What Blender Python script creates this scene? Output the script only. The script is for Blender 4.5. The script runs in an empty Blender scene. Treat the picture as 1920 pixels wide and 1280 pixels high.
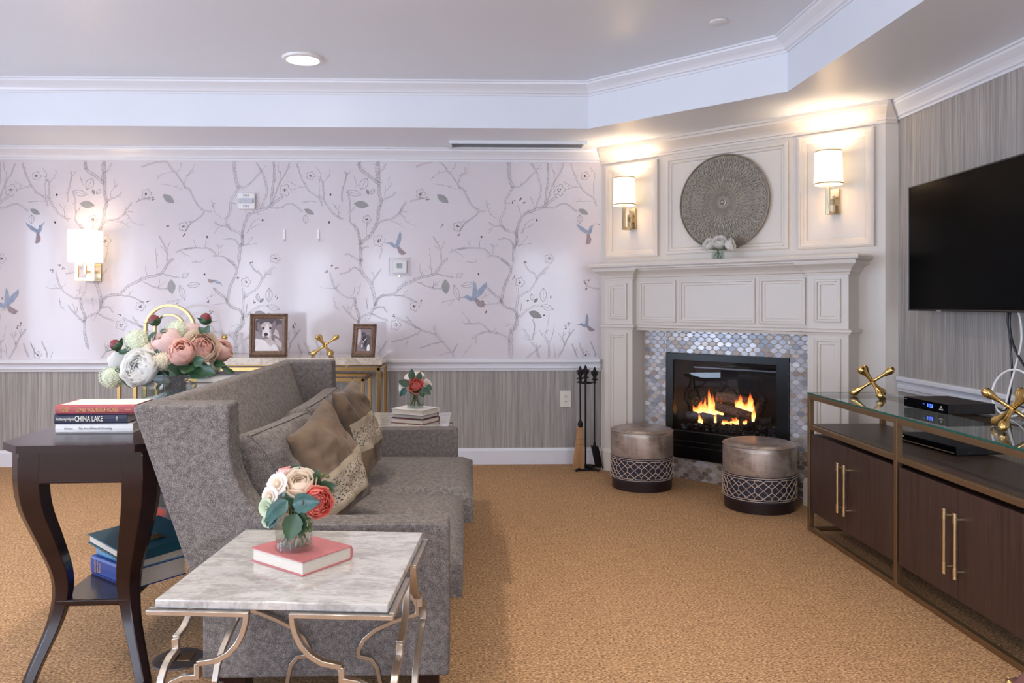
WL, WR_, EXPO = 72, 74, 0.08
import bpy, bmesh, math, random
from mathutils import Vector, Matrix, noise
from mathutils.geometry import tessellate_polygon
PI = math.pi
sc = bpy.context.scene
COL = sc.collection
R_ = math.radians

# ------------------------------------------------------------------ camera
YAW = math.atan(40/1480); SN, CS = math.sin(YAW), math.cos(YAW)
F, CX, CY, H = 1480.0, 920.0, 569.0, 1.25
cd = bpy.data.cameras.new('camera'); cam = bpy.data.objects.new('camera', cd); COL.objects.link(cam)
cam.location = (0, 0, H); cam.rotation_euler = (PI/2, 0, -YAW)
cd.sensor_width = 36; cd.lens = F/1920*36
cd.shift_x = (960-CX)/1920; cd.shift_y = -(640-CY)/1920
cd.clip_start = .05
sc.camera = cam

def ray(px, py):
    xc = (px-CX)/F; zz = -(py-CY)/F
    return (xc*CS+SN, -xc*SN+CS, zz)
def ony(px, py, y):
    d = ray(px, py); t = y/d[1]; return Vector((d[0]*t, y, H+d[2]*t))
def onx(px, py, x):
    d = ray(px, py); t = x/d[0]; return Vector((x, d[1]*t, H+d[2]*t))
def onz(px, py, z):
    d = ray(px, py); t = (z-H)/d[2]; return Vector((d[0]*t, d[1]*t, z))

# ------------------------------------------------------------------ materials
def srgb(r, g, b):
    f = lambda c: ((c/255+.055)/1.055)**2.4 if c/255 > .04045 else c/255/12.92
    return (f(r), f(g), f(b), 1)
class NT:
    def __init__(s, name):
        s.m = bpy.data.materials.new(name); s.m.use_nodes = True
        s.t = s.m.node_tree; s.n = s.t.nodes
        s.b = s.n['Principled BSDF']; s.out = s.n['Material Output']
    def add(s, typ, **kw):
        n = s.n.new(typ)
        for k, v in kw.items():
            if k in n.inputs: n.inputs[k].default_value = v
            else: setattr(n, k, v)
        return n
    def link(s, a, b): s.t.links.new(a, b)
    def coord(s, scale=(1, 1, 1), rot=(0, 0, 0), kind='Object'):
        tc = s.add('ShaderNodeTexCoord'); mp = s.add('ShaderNodeMapping')
        mp.inputs['Scale'].default_value = scale; mp.inputs['Rotation'].default_value = rot
        s.link(tc.outputs[kind], mp.inputs['Vector']); return mp.outputs['Vector']
    def noise(s, vec, scale, detail=3, rough=.55, dist=0):
        n = s.add('ShaderNodeTexNoise'); n.inputs['Scale'].default_value = scale
        n.inputs['Detail'].default_value = detail; n.inputs['Roughness'].default_value = rough
        n.inputs['Distortion'].default_value = dist
        s.link(vec, n.inputs['Vector']); return n.outputs['Fac']
    def ramp(s, fac, stops):
        r = s.add('ShaderNodeValToRGB'); e = r.color_ramp.elements
        while len(e) < len(stops): e.new(.5)
        for el, (p, c) in zip(e, stops): el.position = p; el.color = c
        s.link(fac, r.inputs['Fac']); return r.outputs['Color']
    def bump(s, h, strength=.3, dist=.01):
        b = s.add('ShaderNodeBump'); b.inputs['Strength'].default_value = strength
        b.inputs['Distance'].default_value = dist
        s.link(h, b.inputs['Height']); s.link(b.outputs['Normal'], s.b.inputs['Normal'])
    def base(s, c): s.link(c, s.b.inputs['Base Color'])
def mat(name, col, rough=.5, metal=0, var=.06, scale=8, bump=0, spec=None, coat=0, stretch=(1, 1, 1), sheen=0):
    """plain procedural material: colour with a noise variation and a little bump"""
    t = NT(name); v = t.coord(stretch); f = t.noise(v, scale, 4)
    lo = tuple(max(0, c*(1-var)) for c in col[:3])+(1,); hi = tuple(min(1, c*(1+var)) for c in col[:3])+(1,)
    t.base(t.ramp(f, [(.3, lo), (.7, hi)]))
    t.b.inputs['Roughness'].default_value = rough; t.b.inputs['Metallic'].default_value = metal
    if spec is not None: t.b.inputs['Specular IOR Level'].default_value = spec
    if coat: t.b.inputs['Coat Weight'].default_value = coat; t.b.inputs['Coat Roughness'].default_value = .08
    if sheen: t.b.inputs['Sheen Weight'].default_value = sheen; t.b.inputs['Sheen Roughness'].default_value = .4
    if bump: t.bump(t.noise(v, scale*3, 5), bump, .004)
    return t.m
def emis(name, col, strength, rough=.5):
    t = NT(name); t.b.inputs['Base Color'].default_value = col
    t.b.inputs['Emission Color'].default_value = col; t.b.inputs['Emission Strength'].default_value = strength
    t.b.inputs['Roughness'].default_value = rough
    return t.m
def glass(name, tint=(.97, .99, .98, 1), rough=0.0, ior=1.45):
    t = NT(name); t.b.inputs['Base Color'].default_value = tint; t.b.inputs['Roughness'].default_value = rough
    t.b.inputs['Transmission Weight'].default_value = 1; t.b.inputs['IOR'].default_value = ior
    # thin panes: mix of a clear transparent layer and a mirror layer, so light goes through
    return t.m
def pane(name, tint, refl=.12, rough=.02, fres=1.5):
    t = NT(name); t.n.remove(t.b)
    tr = t.add('ShaderNodeBsdfTransparent'); tr.inputs['Color'].default_value = tint
    gl = t.add('ShaderNodeBsdfGlossy'); gl.inputs['Roughness'].default_value = rough
    mx = t.add('ShaderNodeMixShader'); fr = t.add('ShaderNodeFresnel'); fr.inputs['IOR'].default_value = fres
    ad = t.add('ShaderNodeMath', operation='ADD'); ad.inputs[1].default_value = refl; ad.use_clamp = True
    geo = t.add('ShaderNodeNewGeometry'); inv = t.add('ShaderNodeMath', operation='SUBTRACT'); inv.inputs[0].default_value = 1
    t.link(geo.outputs['Backfacing'], inv.inputs[1]); ml = t.add('ShaderNodeMath', operation='MULTIPLY')
    t.link(fr.outputs[0], ad.inputs[0]); t.link(ad.outputs[0], ml.inputs[0]); t.link(inv.outputs[0], ml.inputs[1]); t.link(ml.outputs[0], mx.inputs[0])
    t.link(tr.outputs[0], mx.inputs[1]); t.link(gl.outputs[0], mx.inputs[2]); t.link(mx.outputs[0], t.out.inputs['Surface'])
    return t.m

M = {}
def carpet():
    t = NT('carpet weave'); v = t.coord((1, 1, 1))
    big = t.noise(v, 1.3, 3)
    v2 = t.coord((90, 210, 90)); fine = t.noise(v2, 1.0, 3, .7)
    v3 = t.coord((9, 90, 9)); streak = t.noise(v3, 1.0, 3, .7)
    c1 = t.ramp(fine, [(.36, srgb(106, 77, 54)), (.5, srgb(180, 140, 101)), (.64, srgb(226, 190, 150))])
    c2 = t.ramp(streak, [(.34, (.60, .58, .56, 1)), (.60, (1.08, 1.08, 1.08, 1))])
    mx = t.add('ShaderNodeMix', data_type='RGBA', blend_type='MULTIPLY'); mx.inputs['Factor'].default_value = .55
    t.link(c1, mx.inputs['A']); t.link(c2, mx.inputs['B']); t.base(mx.outputs['Result'])
    t.b.inputs['Roughness'].default_value = .95; t.b.inputs['Specular IOR Level'].default_value = .1
    t.bump(fine, .6, .006); return t.m
M['carpet'] = carpet()
def tweed(name, a, b, c, sc_=(260, 260, 260)):
    t = NT(name); v = t.coord((1, 1, 1))
    f = t.noise(v, sc_[0], 2, .6); g = t.noise(v, 60, 3, .6)
    w = t.add('ShaderNodeMath', operation='MULTIPLY_ADD'); w.inputs[1].default_value = .75
    t.link(f, w.inputs[0]); g2 = t.add('ShaderNodeMath', operation='MULTIPLY'); g2.inputs[1].default_value = .25
    t.link(g, g2.inputs[0]); t.link(g2.outputs[0], w.inputs[2])
    t.base(t.ramp(w.outputs[0], [(.40, a), (.5, b), (.61, c)]))
    t.b.inputs['Roughness'].default_value = .95; t.b.inputs['Specular IOR Level'].default_value = .15
    t.bump(f, .5, .002); return t.m
M['tweed'] = tweed('grey tweed', srgb(76, 72, 72), srgb(114, 108, 105), srgb(156, 149, 144), (540, 540, 540))
M['velvet'] = mat('taupe velvet', srgb(98, 80, 63), .85, 0, .45, 9, .25, sheen=.15)
def lace():
    t = NT('lace'); v = t.coord((1, 1, 1)); vo = t.add('ShaderNodeTexVoronoi'); vo.inputs['Scale'].default_value = 120
    t.link(v, vo.inputs['Vector'])
    t.base(t.ramp(vo.outputs['Distance'], [(.26, srgb(70, 55, 44)), (.42, srgb(160, 147, 128)), (1, srgb(176, 163, 144))]))
    t.b.inputs['Roughness'].default_value = .9; t.bump(vo.outputs['Distance'], .5, .003); return t.m
M['lace'] = lace()
M['ribbon'] = mat('lace ribbon', srgb(150, 136, 114), .8, 0, .08, 20)
def marble(name, base, veins, warm=False, sc_=1.0):
    t = NT(name); v = t.coord((1*sc_, 2.2*sc_, 1*sc_))
    n1 = t.noise(v, 5, 8, .68, 1.4); n2 = t.noise(v, 17, 6, .7, 2.5)
    m = t.add('ShaderNodeMath', operation='MULTIPLY_ADD'); m.inputs[1].default_value = .6
    h = t.add('ShaderNodeMath', operation='MULTIPLY'); h.inputs[1].default_value = .4
    t.link(n2, h.inputs[0]); t.link(n1, m.inputs[0]); t.link(h.outputs[0], m.inputs[2])
    t.base(t.ramp(m.outputs[0], [(.34, veins), (.46, tuple((a+b)/2 for a, b in zip(base, veins))), (.52, base), (.7, tuple(min(1, c*1.12) for c in base[:3])+(1,))]))
    t.b.inputs['Roughness'].default_value = .12; t.b.inputs['Coat Weight'].default_value = .4
    t.b.inputs['Coat Roughness'].default_value = .05; return t.m
M['marble'] = marble('grey white marble', srgb(190, 187, 182), srgb(146, 142, 139))
M['onyx'] = marble('warm stone slab', srgb(214, 202, 186), srgb(160, 142, 124))
def grass(name, a, b, c):
    t = NT(name); v = t.coord((70, 70, 1.1)); f = t.noise(v, 1, 4, .7); v2 = t.coord((260, 260, 4)); g = t.noise(v2, 1, 2)
    m = t.add('ShaderNodeMath', operation='MULTIPLY_ADD'); m.inputs[1].default_value = .6
    h = t.add('ShaderNodeMath', operation='MULTIPLY'); h.inputs[1].default_value = .4
    t.link(g, h.inputs[0]); t.link(f, m.inputs[0]); t.link(h.outputs[0], m.inputs[2])
    t.base(t.ramp(m.outputs[0], [(.36, a), (.5, b), (.64, c)])); t.b.inputs['Roughness'].default_value = .6
    t.bump(f, .25, .002); return t.m
M['grass'] = grass('grey grasscloth', srgb(132, 127, 122), srgb(160, 154, 148), srgb(186, 179, 171))
M['paper'] = mat('wallpaper ground', srgb(216, 208, 211), .10, 0, .012, 2, spec=.3)
M['ink'] = mat('wallpaper branch grey', srgb(164, 156, 158), .4, 0, .2, 30)
M['inkl'] = mat('wallpaper pale shading', srgb(186, 180, 186), .4, 0, .05, 30)
M['rust'] = mat('wallpaper rust buds', srgb(120, 84, 72), .4, 0, .2, 40)
M['leafg'] = mat('wallpaper grey leaves', srgb(150, 148, 146), .4, 0, .08, 40)
M['bird'] = mat('wallpaper bird blue', srgb(146, 156, 176), .4, 0, .15, 30)
M['birdt'] = mat('wallpaper bird tail', srgb(150, 130, 130), .4, 0, .2, 60)
M['trim'] = mat('white gloss trim', srgb(226, 226, 230), .28, 0, .01, 3)
M['ceil'] = mat('satin ceiling paint', srgb(226, 230, 236), .3, 0, .012, 2, spec=.35)
M['fpwhite'] = mat('warm white painted wood', srgb(214, 204, 192), .38, 0, .015, 3)
M['gold'] = mat('brushed gold', srgb(196, 162, 106), .28, 1, .06, 12)
M['brass'] = mat('polished brass', srgb(218, 184, 116), .2, 1, .04, 12)
M['bronze'] = mat('antique bronze metal', srgb(148, 122, 92), .42, .9, .06, 12)
M['handle'] = mat('satin brass pull', srgb(232, 214, 176), .3, 1, .04, 12)
M['silver'] = mat('champagne silver leaf', srgb(190, 182, 172), .32, 1, .10, 20)
M['nickel'] = mat('brushed nickel', srgb(190, 172, 140), .25, 1, .04, 20)
M['iron'] = mat('black wrought iron', srgb(34, 30, 32), .5, .6, .2, 40, .2)
M['darkwood'] = mat('espresso wood', srgb(34, 15, 14), .26, 0, .35, 5, stretch=(1, 6, 6), coat=.12, spec=.35)
def wood(name, a, b, st):
    t = NT(name); v = t.coord(st); f = t.noise(v, 1, 5, .65, .6)
    t.base(t.ramp(f, [(.3, a), (.7, b)])); t.b.inputs['Roughness'].default_value = .42; t.bump(f, .1, .001); return t.m
M['walnut'] = wood('dark walnut door', srgb(48, 32, 28), srgb(74, 52, 44), (60, 60, 3))
M['walnuth'] = wood('dark walnut shelf', srgb(54, 38, 33), srgb(82, 62, 52), (60, 3, 60))
M['tvglass'] = mat('black screen glass', (.001, .001, .0015, 1), .25, 0, 0, 1, spec=.03)
M['blackp'] = mat('black plastic', srgb(22, 21, 24), .3, 0, .05, 20)
M['blackm'] = mat('matte black plastic', srgb(20, 18, 20), .6, 0, .05, 20)
M['fbblack'] = mat('black enamel', srgb(5, 4, 5), .3, 0, .05, 5)
M['whitep'] = mat('white plastic', srgb(232, 230, 228), .35, 0, .01, 5)
M['ivory'] = mat('ivory plastic', srgb(226, 220, 206), .35, 0, .01, 5)
M['slot'] = mat('dark slot', srgb(50, 44, 40), .6, 0, 0, 5)
M['tealglass'] = pane('greenish clear glass', (.86, .92, .90, 1), .10, .01, 1.5)
M['edgeglass'] = mat('green glass edge', srgb(30, 84, 72), .1, 0, .1, 20)
M['fireglass'] = pane('dark fireplace glass', (.75, .75, .77, 1), .03, .02, 1.45)
M['vase'] = pane('clear vase glass', (.94, .96, .95, 1), .06, .02, 1.5)
M['water'] = pane('water', (.84, .90, .86, 1), .0, .02, 1.33)
M['photoglass'] = pane('picture glass', (.96, .96, .96, 1), .0, .03, 1.10)
def book_mats():
    M['pages'] = mat('page block', srgb(204, 196, 182), .8, 0, .12, 40, stretch=(1, 1, 30))
    for k, c in dict(redb=(170, 78, 82), navyb=(36, 36, 62), whiteb=(226, 222, 218), rose=(184, 108, 108), tealb=(8, 74, 88),
                     skyb=(92, 150, 186), blueb=(36, 62, 132), creamb=(232, 222, 206), maroon=(110, 44, 48), charc=(58, 54, 56), tan=(190, 160, 130)).items():
        M[k] = mat('book cloth '+k, srgb(*c), .5, 0, .05, 30)
book_mats()
M['textw'] = mat('pale lettering', srgb(236, 230, 214), .5, 0, 0, 5)
M['textg'] = mat('gold lettering', srgb(212, 172, 104), .45, 0, 0, 5)
M['textgr'] = mat('grey lettering', srgb(140, 132, 134), .5, 0, 0, 5)
M['leaf'] = mat('dark green leaf', srgb(44, 74, 46), .35, 0, .3, 25, .2)
M['leaft'] = mat('blue green leaf', srgb(44, 86, 80), .3, 0, .3, 25, .2)
M['stem'] = mat('green stem', srgb(86, 104, 56), .5, 0, .2, 25)
def petal_mat(name, col, var, k=.4):
    m = mat(name, col, .6, 0, var, 20); t = m.node_tree; b = t.nodes['Principled BSDF']
    tr = t.nodes.new('ShaderNodeBsdfTranslucent'); mx = t.nodes.new('ShaderNodeMixShader'); mx.inputs[0].default_value = k
    t.links.new(b.inputs['Base Color'].links[0].from_socket, tr.inputs['Color'])
    t.links.new(b.outputs[0], mx.inputs[1]); t.links.new(tr.outputs[0], mx.inputs[2]); t.links.new(mx.outputs[0], t.nodes['Material Output'].inputs['Surface']); return m
M['pewhite'] = petal_mat('white petals', srgb(246, 245, 242), .02, .5)
M['cream'] = petal_mat('cream petals', srgb(240, 226, 208), .05)
M['pepink'] = petal_mat('pale pink petals', srgb(244, 222, 216), .06, .5)
M['peach'] = petal_mat('peach petals', srgb(246, 212, 200), .08, .5)
M['coral'] = petal_mat('coral red petals', srgb(244, 160, 148), .12, .5)
M['snow'] = mat('green white florets', srgb(216, 222, 198), .7, 0, .12, 60)
M['snowc'] = mat('cream florets', srgb(226, 216, 192), .7, 0, .12, 60)
M['budr'] = mat('dark red bud', srgb(120, 40, 48), .5, 0, .2, 25)
M['succ'] = mat('pale green rosette', srgb(176, 190, 160), .5, 0, .1, 25)

# ------------------------------------------------------------------ mesh builder
class MB:
    def __init__(s, Mx=None): s.v = []; s.f = []; s.mi = []; s.M = Mx
    def add(s, vs, fs, mi=0, Mx=None):
        o = len(s.v)
        for p in vs:
            p = Vector(p)
            if Mx is not None: p = Mx @ p
            if s.M is not None: p = s.M @ p
            s.v.append(p)
        for f in fs: s.f.append([i+o for i in f]); s.mi.append(mi)
        return s
    def box(s, x0, y0, z0, x1, y1, z1, mi=0, Mx=None):
        vs = [(x0, y0, z0), (x1, y0, z0), (x1, y1, z0), (x0, y1, z0), (x0, y0, z1), (x1, y0, z1), (x1, y1, z1), (x0, y1, z1)]
        return s.add(vs, [(0, 3, 2, 1), (4, 5, 6, 7), (0, 1, 5, 4), (1, 2, 6, 5), (2, 3, 7, 6), (3, 0, 4, 7)], mi, Mx)
    def prism(s, poly, a, b, plane='xz', mi=0, Mx=None):
        n = len(poly)
        def P(p, t):
            return {'xz': (p[0], t, p[1]), 'xy': (p[0], p[1], t), 'yz': (t, p[0], p[1])}[plane]
        vs = [P(p, a) for p in poly]+[P(p, b) for p in poly]
        fs = [[i, (i+1) % n, n+(i+1) % n, n+i] for i in range(n)]
        tr = tessellate_polygon([[Vector((p[0], p[1], 0)) for p in poly]])
        fs += [list(t) for t in tr]+[[n+i for i in reversed(t)] for t in tr]
        return s.add(vs, fs, mi, Mx)
    def tube(s, pts, r, n=8, mi=0, cap=True, flat=None, Mx=None, closed=False):
        pts = [Vector(p) for p in pts]; k = len(pts)
        rs = r if isinstance(r, (list, tuple)) else [r]*k
        vs = []; ref = None
        for i, p in enumerate(pts):
            if closed: t = pts[(i+1) % k]-pts[i-1]
            else: t = pts[min(i+1, k-1)]-pts[max(i-1, 0)]
            if t.length < 1e-9: t = Vector((0, 0, 1))
            t.normalize()
            if ref is None:
                ref = Vector((0, 0, 1)) if abs(t.z) < .9 else Vector((1, 0, 0))
                if flat is not None: ref = Vector(flat)
            a = (ref-t*ref.dot(t))
            if a.length < 1e-6: a = t.orthogonal()
            a.normalize(); b = t.cross(a); ref = a
            for j in range(n):
                an = 2*PI*(j+.5)/n
                ra, rb = (rs[i], rs[i]) if not isinstance(rs[i], (tuple, list)) else rs[i]
                if n == 4: ca, sb = (1, 1, -1, -1)[j]*ra, (1, -1, -1, 1)[j]*rb
                else: ca, sb = math.cos(an)*ra, math.sin(an)*rb
                vs.append(p+a*ca+b*sb)
        fs = []
        for i in range(k if closed else k-1):
            i2 = (i+1) % k
            for j in range(n): fs.append([i*n+j, i*n+(j+1) % n, i2*n+(j+1) % n, i2*n+j])
        if cap and not closed: fs += [list(range(n))[::-1], [(k-1)*n+j for j in range(n)]]
        return s.add(vs, fs, mi, Mx)
    def lathe(s, prof, n=32, c=(0, 0, 0), mi=0, Mx=None, closed=False):
        vs = []; k = len(prof)
        for (r, z) in prof:
            for j in range(n):
                a = 2*PI*j/n; vs.append((c[0]+r*math.cos(a), c[1]+r*math.sin(a), c[2]+z))
        fs = [[i*n+j, i*n+(j+1) % n, (i+1)*n+(j+1) % n, (i+1)*n+j] for i in range(k-1) for j in range(n)]
        if closed: fs += [[(k-1)*n+j, (k-1)*n+(j+1) % n, (j+1) % n, j] for j in range(n)]
        else:
            if prof[0][0] > 1e-6: fs.append(list(range(n))[::-1])
            if prof[-1][0] > 1e-6: fs.append([(k-1)*n+j for j in range(n)])
        return s.add(vs, fs, mi, Mx)
    def ell(s, c, r, n=12, m=8, mi=0, Mx=None, R=None):
        if not isinstance(r, (tuple, list)): r = (r, r, r)
        vs = []; c = Vector(c)
        for i in range(m+1):
            th = PI*i/m
            for j in range(n):
                a = 2*PI*j/n
                p = Vector((r[0]*math.sin(th)*math.cos(a), r[1]*math.sin(th)*math.sin(a), r[2]*math.cos(th)))
                if R is not None: p = R @ p
                vs.append(c+p)
        fs = [[i*n+j, (i+1)*n+j, (i+1)*n+(j+1) % n, i*n+(j+1) % n] for i in range(m) for j in range(n)]
        return s.add(vs, fs, mi, Mx)
    def sweep(s, path, prof, segs=None, closed=False, mi=0):
        """moulding: path in plan, profile (out, z); 'out' is to the right of the path"""
        k = len(path); P = [Vector(p) for p in path]
        def nrm(a, b): d = (b-a).normalized(); return Vector((d.y, -d.x))
        off = []
        for i in range(k):
            if closed: n1 = nrm(P[i-1], P[i]); n2 = nrm(P[i], P[(i+1) % k])
            else:
                n2 = nrm(P[i], P[i+1]) if i < k-1 else nrm(P[i-1], P[i]); n1 = nrm(P[i-1], P[i]) if i > 0 else n2
            m = (n1+n2)
            m = m/(1+n1.dot(n2)) if (1+n1.dot(n2)) > .05 else n1
            off.append(m)
        for i in (segs if segs is not None else range(k if closed else k-1)):
            i2 = (i+1) % k; q = len(prof); vs = []
            for idx in (i, i2):
                for (o, z) in prof: p = P[idx]+off[idx]*o; vs.append((p.x, p.y, z))
            s.add(vs, [[j, (j+1) % q, q+(j+1) % q, q+j] for j in range(q)]+[list(range(q))[::-1], [q+j for j in range(q)]], mi)
        return s
    def ring(s, u0, u1, z0, z1, prof, mi=0, fill=None):
        """rectangular picture-frame moulding in the local x-z plane, facing -y; prof = (inset, height)"""
        vs = []; k = len(prof)
        for (i, h) in prof: vs += [(u0+i, -h, z0+i), (u1-i, -h, z0+i), (u1-i, -h, z1-i), (u0+i, -h, z1-i)]
        fs = [[a*4+j, a*4+(j+1) % 4, (a+1)*4+(j+1) % 4, (a+1)*4+j] for a in range(k-1) for j in range(4)]
        if fill: fs.append([(k-1)*4+j for j in range(4)])
        return s.add(vs, fs, mi)
    def build(s, name, mats, parent=None, smooth=True, bevel=0, segs=2, loc=None, subsurf=0, ang=38, solid=0):
        me = bpy.data.meshes.new(name); me.from_pydata([tuple(p) for p in s.v], [], s.f)
        if not isinstance(mats, (list, tuple)): mats = [mats]
        for m in mats: me.materials.append(M[m] if isinstance(m, str) else m)
        me.polygons.foreach_set('material_index', s.mi)
        bm = bmesh.new(); bm.from_mesh(me)
        bmesh.ops.remove_doubles(bm, verts=bm.verts, dist=1e-5)
        bmesh.ops.recalc_face_normals(bm, faces=bm.faces)
        if smooth:
            for f in bm.faces: f.smooth = True
            for e in bm.edges:
                if len(e.link_faces) == 2 and e.calc_face_angle(0) > R_(ang): e.smooth = False
        bm.to_mesh(me); bm.free()
        o = bpy.data.objects.new(name, me); COL.objects.link(o)
        if parent is not None: o.parent = parent
        if loc is not None: o.location = loc
        if bevel:
            b = o.modifiers.new('bevel', 'BEVEL'); b.width = bevel; b.segments = segs; b.limit_method = 'ANGLE'; b.angle_limit = R_(40)
            b.harden_normals = False
        if subsurf:
            b = o.modifiers.new('sub', 'SUBSURF'); b.levels = subsurf; b.render_levels = subsurf
        if solid:
            b = o.modifiers.new('solid', 'SOLIDIFY'); b.thickness = solid; b.offset = 0
        return o

def tag(o, label=None, cat=None, group=None, kind=None):
    if label: o['label'] = label
    if cat: o['category'] = cat
    if group: o['group'] = group
    if kind: o['kind'] = kind
    return o
def thing(name, label, cat, loc=(0, 0, 0), rotz=0, group=None):
    o = bpy.data.objects.new(name, None); COL.objects.link(o); o.empty_display_size = .1
    o.location = loc; o.rotation_euler = (0, 0, rotz); return tag(o, label, cat, group)
def struct(o): o['kind'] = 'structure'; return o
def copy_tree(o, parent=None):
    kids = list(o.children); c = o.copy(); COL.objects.link(c); c.parent = parent
    for ch in kids: copy_tree(ch, c)
    return c
def text(s_, size, m, name, parent, loc, rot=(PI/2, 0, 0), ext=.0004, align='CENTER', sx=1.0, shear=0):
    cu = bpy.data.curves.new('t', 'FONT'); cu.body = s_; cu.size = size; cu.extrude = ext; cu.align_x = align; cu.align_y = 'CENTER'
    cu.shear = shear
    t = bpy.data.objects.new('t', cu); COL.objects.link(t)
    bpy.context.view_layer.update()
    me = bpy.data.meshes.new_from_object(t.evaluated_get(bpy.context.evaluated_depsgraph_get()))
    bpy.data.objects.remove(t); me.materials.clear(); me.materials.append(M[m])
    for v in me.vertices: v.co.x *= sx
    o = bpy.data.objects.new(name, me); COL.objects.link(o); o.parent = parent; o.location = loc; o.rotation_euler = rot
    return o
# ================================================================== THE ROOM
BY, RX, LX, RY = 6.15, 2.58, -4.7, -2.6      # back wall, right wall, left wall, rear wall
SOF, TOP = 2.45, 2.76                        # soffit and tray ceiling heights
C0 = Vector((1.03, BY, 0)); r2 = math.sqrt(.5)
struct(MB().box(LX-.1, RY-.1, -.05, RX+.1, BY+.1, 0).build('floor', 'carpet', smooth=False))

# --- back wall with its printed paper above and grasscloth below
P = MB()
P.box(LX, BY, .78, C0.x+.02, BY+.08, SOF+.02, 0)
P.box(LX, BY, 0, C0.x+.02, BY+.08, .78, 1)
INK, INKL, RUST, LEAF, BIRD, TAIL = 2, 3, 4, 5, 6, 7
QO = dict(A=(600, 300), B=(860, 300), C=(600, 485), D=(860, 485)); QS = 6.737
rnd = random.Random(4)
def wpt(px, py):
    p = ony(px, py, BY); return Vector((p.x, p.z))
ZLO, ZHI = .822, 2.352
XHI = C0.x-.004
depth_step = [0]
def flat(poly, mi, off=.0012):
    if any(p.y < ZLO or p.y > ZHI or p.x > XHI or p.x < LX+.01 for p in poly): return
    n = len(poly); P.add([(p.x, BY-off, p.y) for p in poly], [list(range(n))], mi)
def stroke(pts, w, mi=INK, taper=True, wob=.0):
    n = len(pts)
    for i in range(n-1):
        a, b = pts[i], pts[i+1]; d = b-a
        if d.length < 1e-5: continue
        nn = Vector((-d.y, d.x)).normalized()
        wa = w*(1-.5*i/n if taper else 1); wb = w*(1-.5*(i+1)/n if taper else 1)
        flat([a-nn*wa/2, b-nn*wb/2, b+nn*wb/2, a+nn*wa/2], mi)
def smoothp(pts, per=5):
    out = []; n = len(pts)
    for i in range(n-1):
        p0 = pts[max(i-1, 0)]; p1 = pts[i]; p2 = pts[i+1]; p3 = pts[min(i+2, n-1)]
        for k in range(per):
            t = k/per
            out.append(.5*((2*p1)+(-p0+p2)*t+(2*p0-5*p1+4*p2-p3)*t*t+(-p0+3*p1-3*p2+p3)*t*t*t))
    out.append(pts[-1]); return out
PX = .0041
def branch(q, pts, w, dx):
    ox, oy = QO[q]
    pp = smoothp([wpt(ox+x/QS+dx, oy+y/QS) for x, y in pts])
    pp = [p+Vector((rnd.uniform(-1, 1), rnd.uniform(-1, 1)))*.0022 for p in pp]
    if w <= 1: stroke(pp, .0032)
    else:
        for s_ in (-1, 1):
            e = []
            for i, p in enumerate(pp):
                d = (pp[min(i+1, len(pp)-1)]-pp[max(i-1, 0)])
                d = d.normalized() if d.length > 1e-6 else Vector((1, 0))
                e.append(p+Vector((-d.y, d.x))*s_*(w*PX*.64+rnd.uniform(-.0015, .0015)))
            stroke(e, .0026, taper=False)
        if w >= 2.5:
            for i, p in enumerate(pp):
                for k in range(int(w*2.6)):
                    c = p+Vector((rnd.uniform(-1, 1)*w*PX*.42, rnd.uniform(-.012, .012))); s_ = rnd.uniform(.0016, .0034)
                    flat([c+Vector((-s_, 0)), c+Vector((0, -s_*.7)), c+Vector((s_, 0)), c+Vector((0, s_*.7))], INK, .0014)
    # twigs along the branch
    for i in range(2, len(pp)-1, 4):
        if rnd.random() < .55:
            d = (pp[i+1]-pp[i-1]); 
            if d.length < 1e-6: continue
            d.normalize(); a = rnd.choice((-1, 1))*rnd.uniform(.5, .9); L = rnd.uniform(.012, .035)
            e = Vector((d.x*math.cos(a)-d.y*math.sin(a), d.x*math.sin(a)+d.y*math.cos(a)))
            stroke([pp[i], pp[i]+e*L*.6, pp[i]+e*L+Vector((0, .006))], .0026)
def oval(c, a, b, ang, mi, n=10, off=.0016):
    flat([c+Vector((a*math.cos(2*PI*k/n)*math.cos(ang)-b*math.sin(2*PI*k/n)*math.sin(ang),
                    a*math.cos(2*PI*k/n)*math.sin(ang)+b*math.sin(2*PI*k/n)*math.cos(ang))) for k in range(n)], mi, off)
def wflower(q, x, y, r, dx):
    ox, oy = QO[q]; c = wpt(ox+x/QS+dx, oy+y/QS); R = r*PX
    for k in range(16):
        a = rnd.uniform(0, 6.3); rr = R*rnd.uniform(.05, .38); cc = c+Vector((math.cos(a), math.sin(a)))*rr
        s_ = rnd.uniform(.0025, .0045); oval(cc, s_, s_*.7, a, RUST, 5)
    if r > 6.5:
        for k in range(5):
            a0 = 2*PI*k/5+rnd.uniform(-.1, .1); cc = c+Vector((math.cos(a0), math.sin(a0)))*R*.72
            arc = [cc+Vector((math.cos(a0+t), math.sin(a0+t)))*R*.34 for t in [(-1.9+3.8*j/7) for j in range(8)]]
            stroke(arc, .0034, taper=False)
def wleaf(q, x0, y0, x1, y1, wd, fill, dx):
    ox, oy = QO[q]; a = wpt(ox+x0/QS+dx, oy+y0/QS); b = wpt(ox+x1/QS+dx, oy+y1/QS); d = b-a; nn = Vector((-d.y, d.x))*wd
    up = [a+d*t+nn*math.sin(PI*t)**.9 for t in [j/8 for j in range(9)]]; dn = [a+d*t-nn*math.sin(PI*t)**.9 for t in [j/8 for j in range(9)]]
    if fill:
        for j in range(8): flat([up[j], up[j+1], dn[j+1], dn[j]], LEAF, .0018)
    stroke(up, .0036, taper=False); stroke(dn, .0036, taper=False); stroke([a, b], .0026, mi=INKL if fill else INK)
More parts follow.
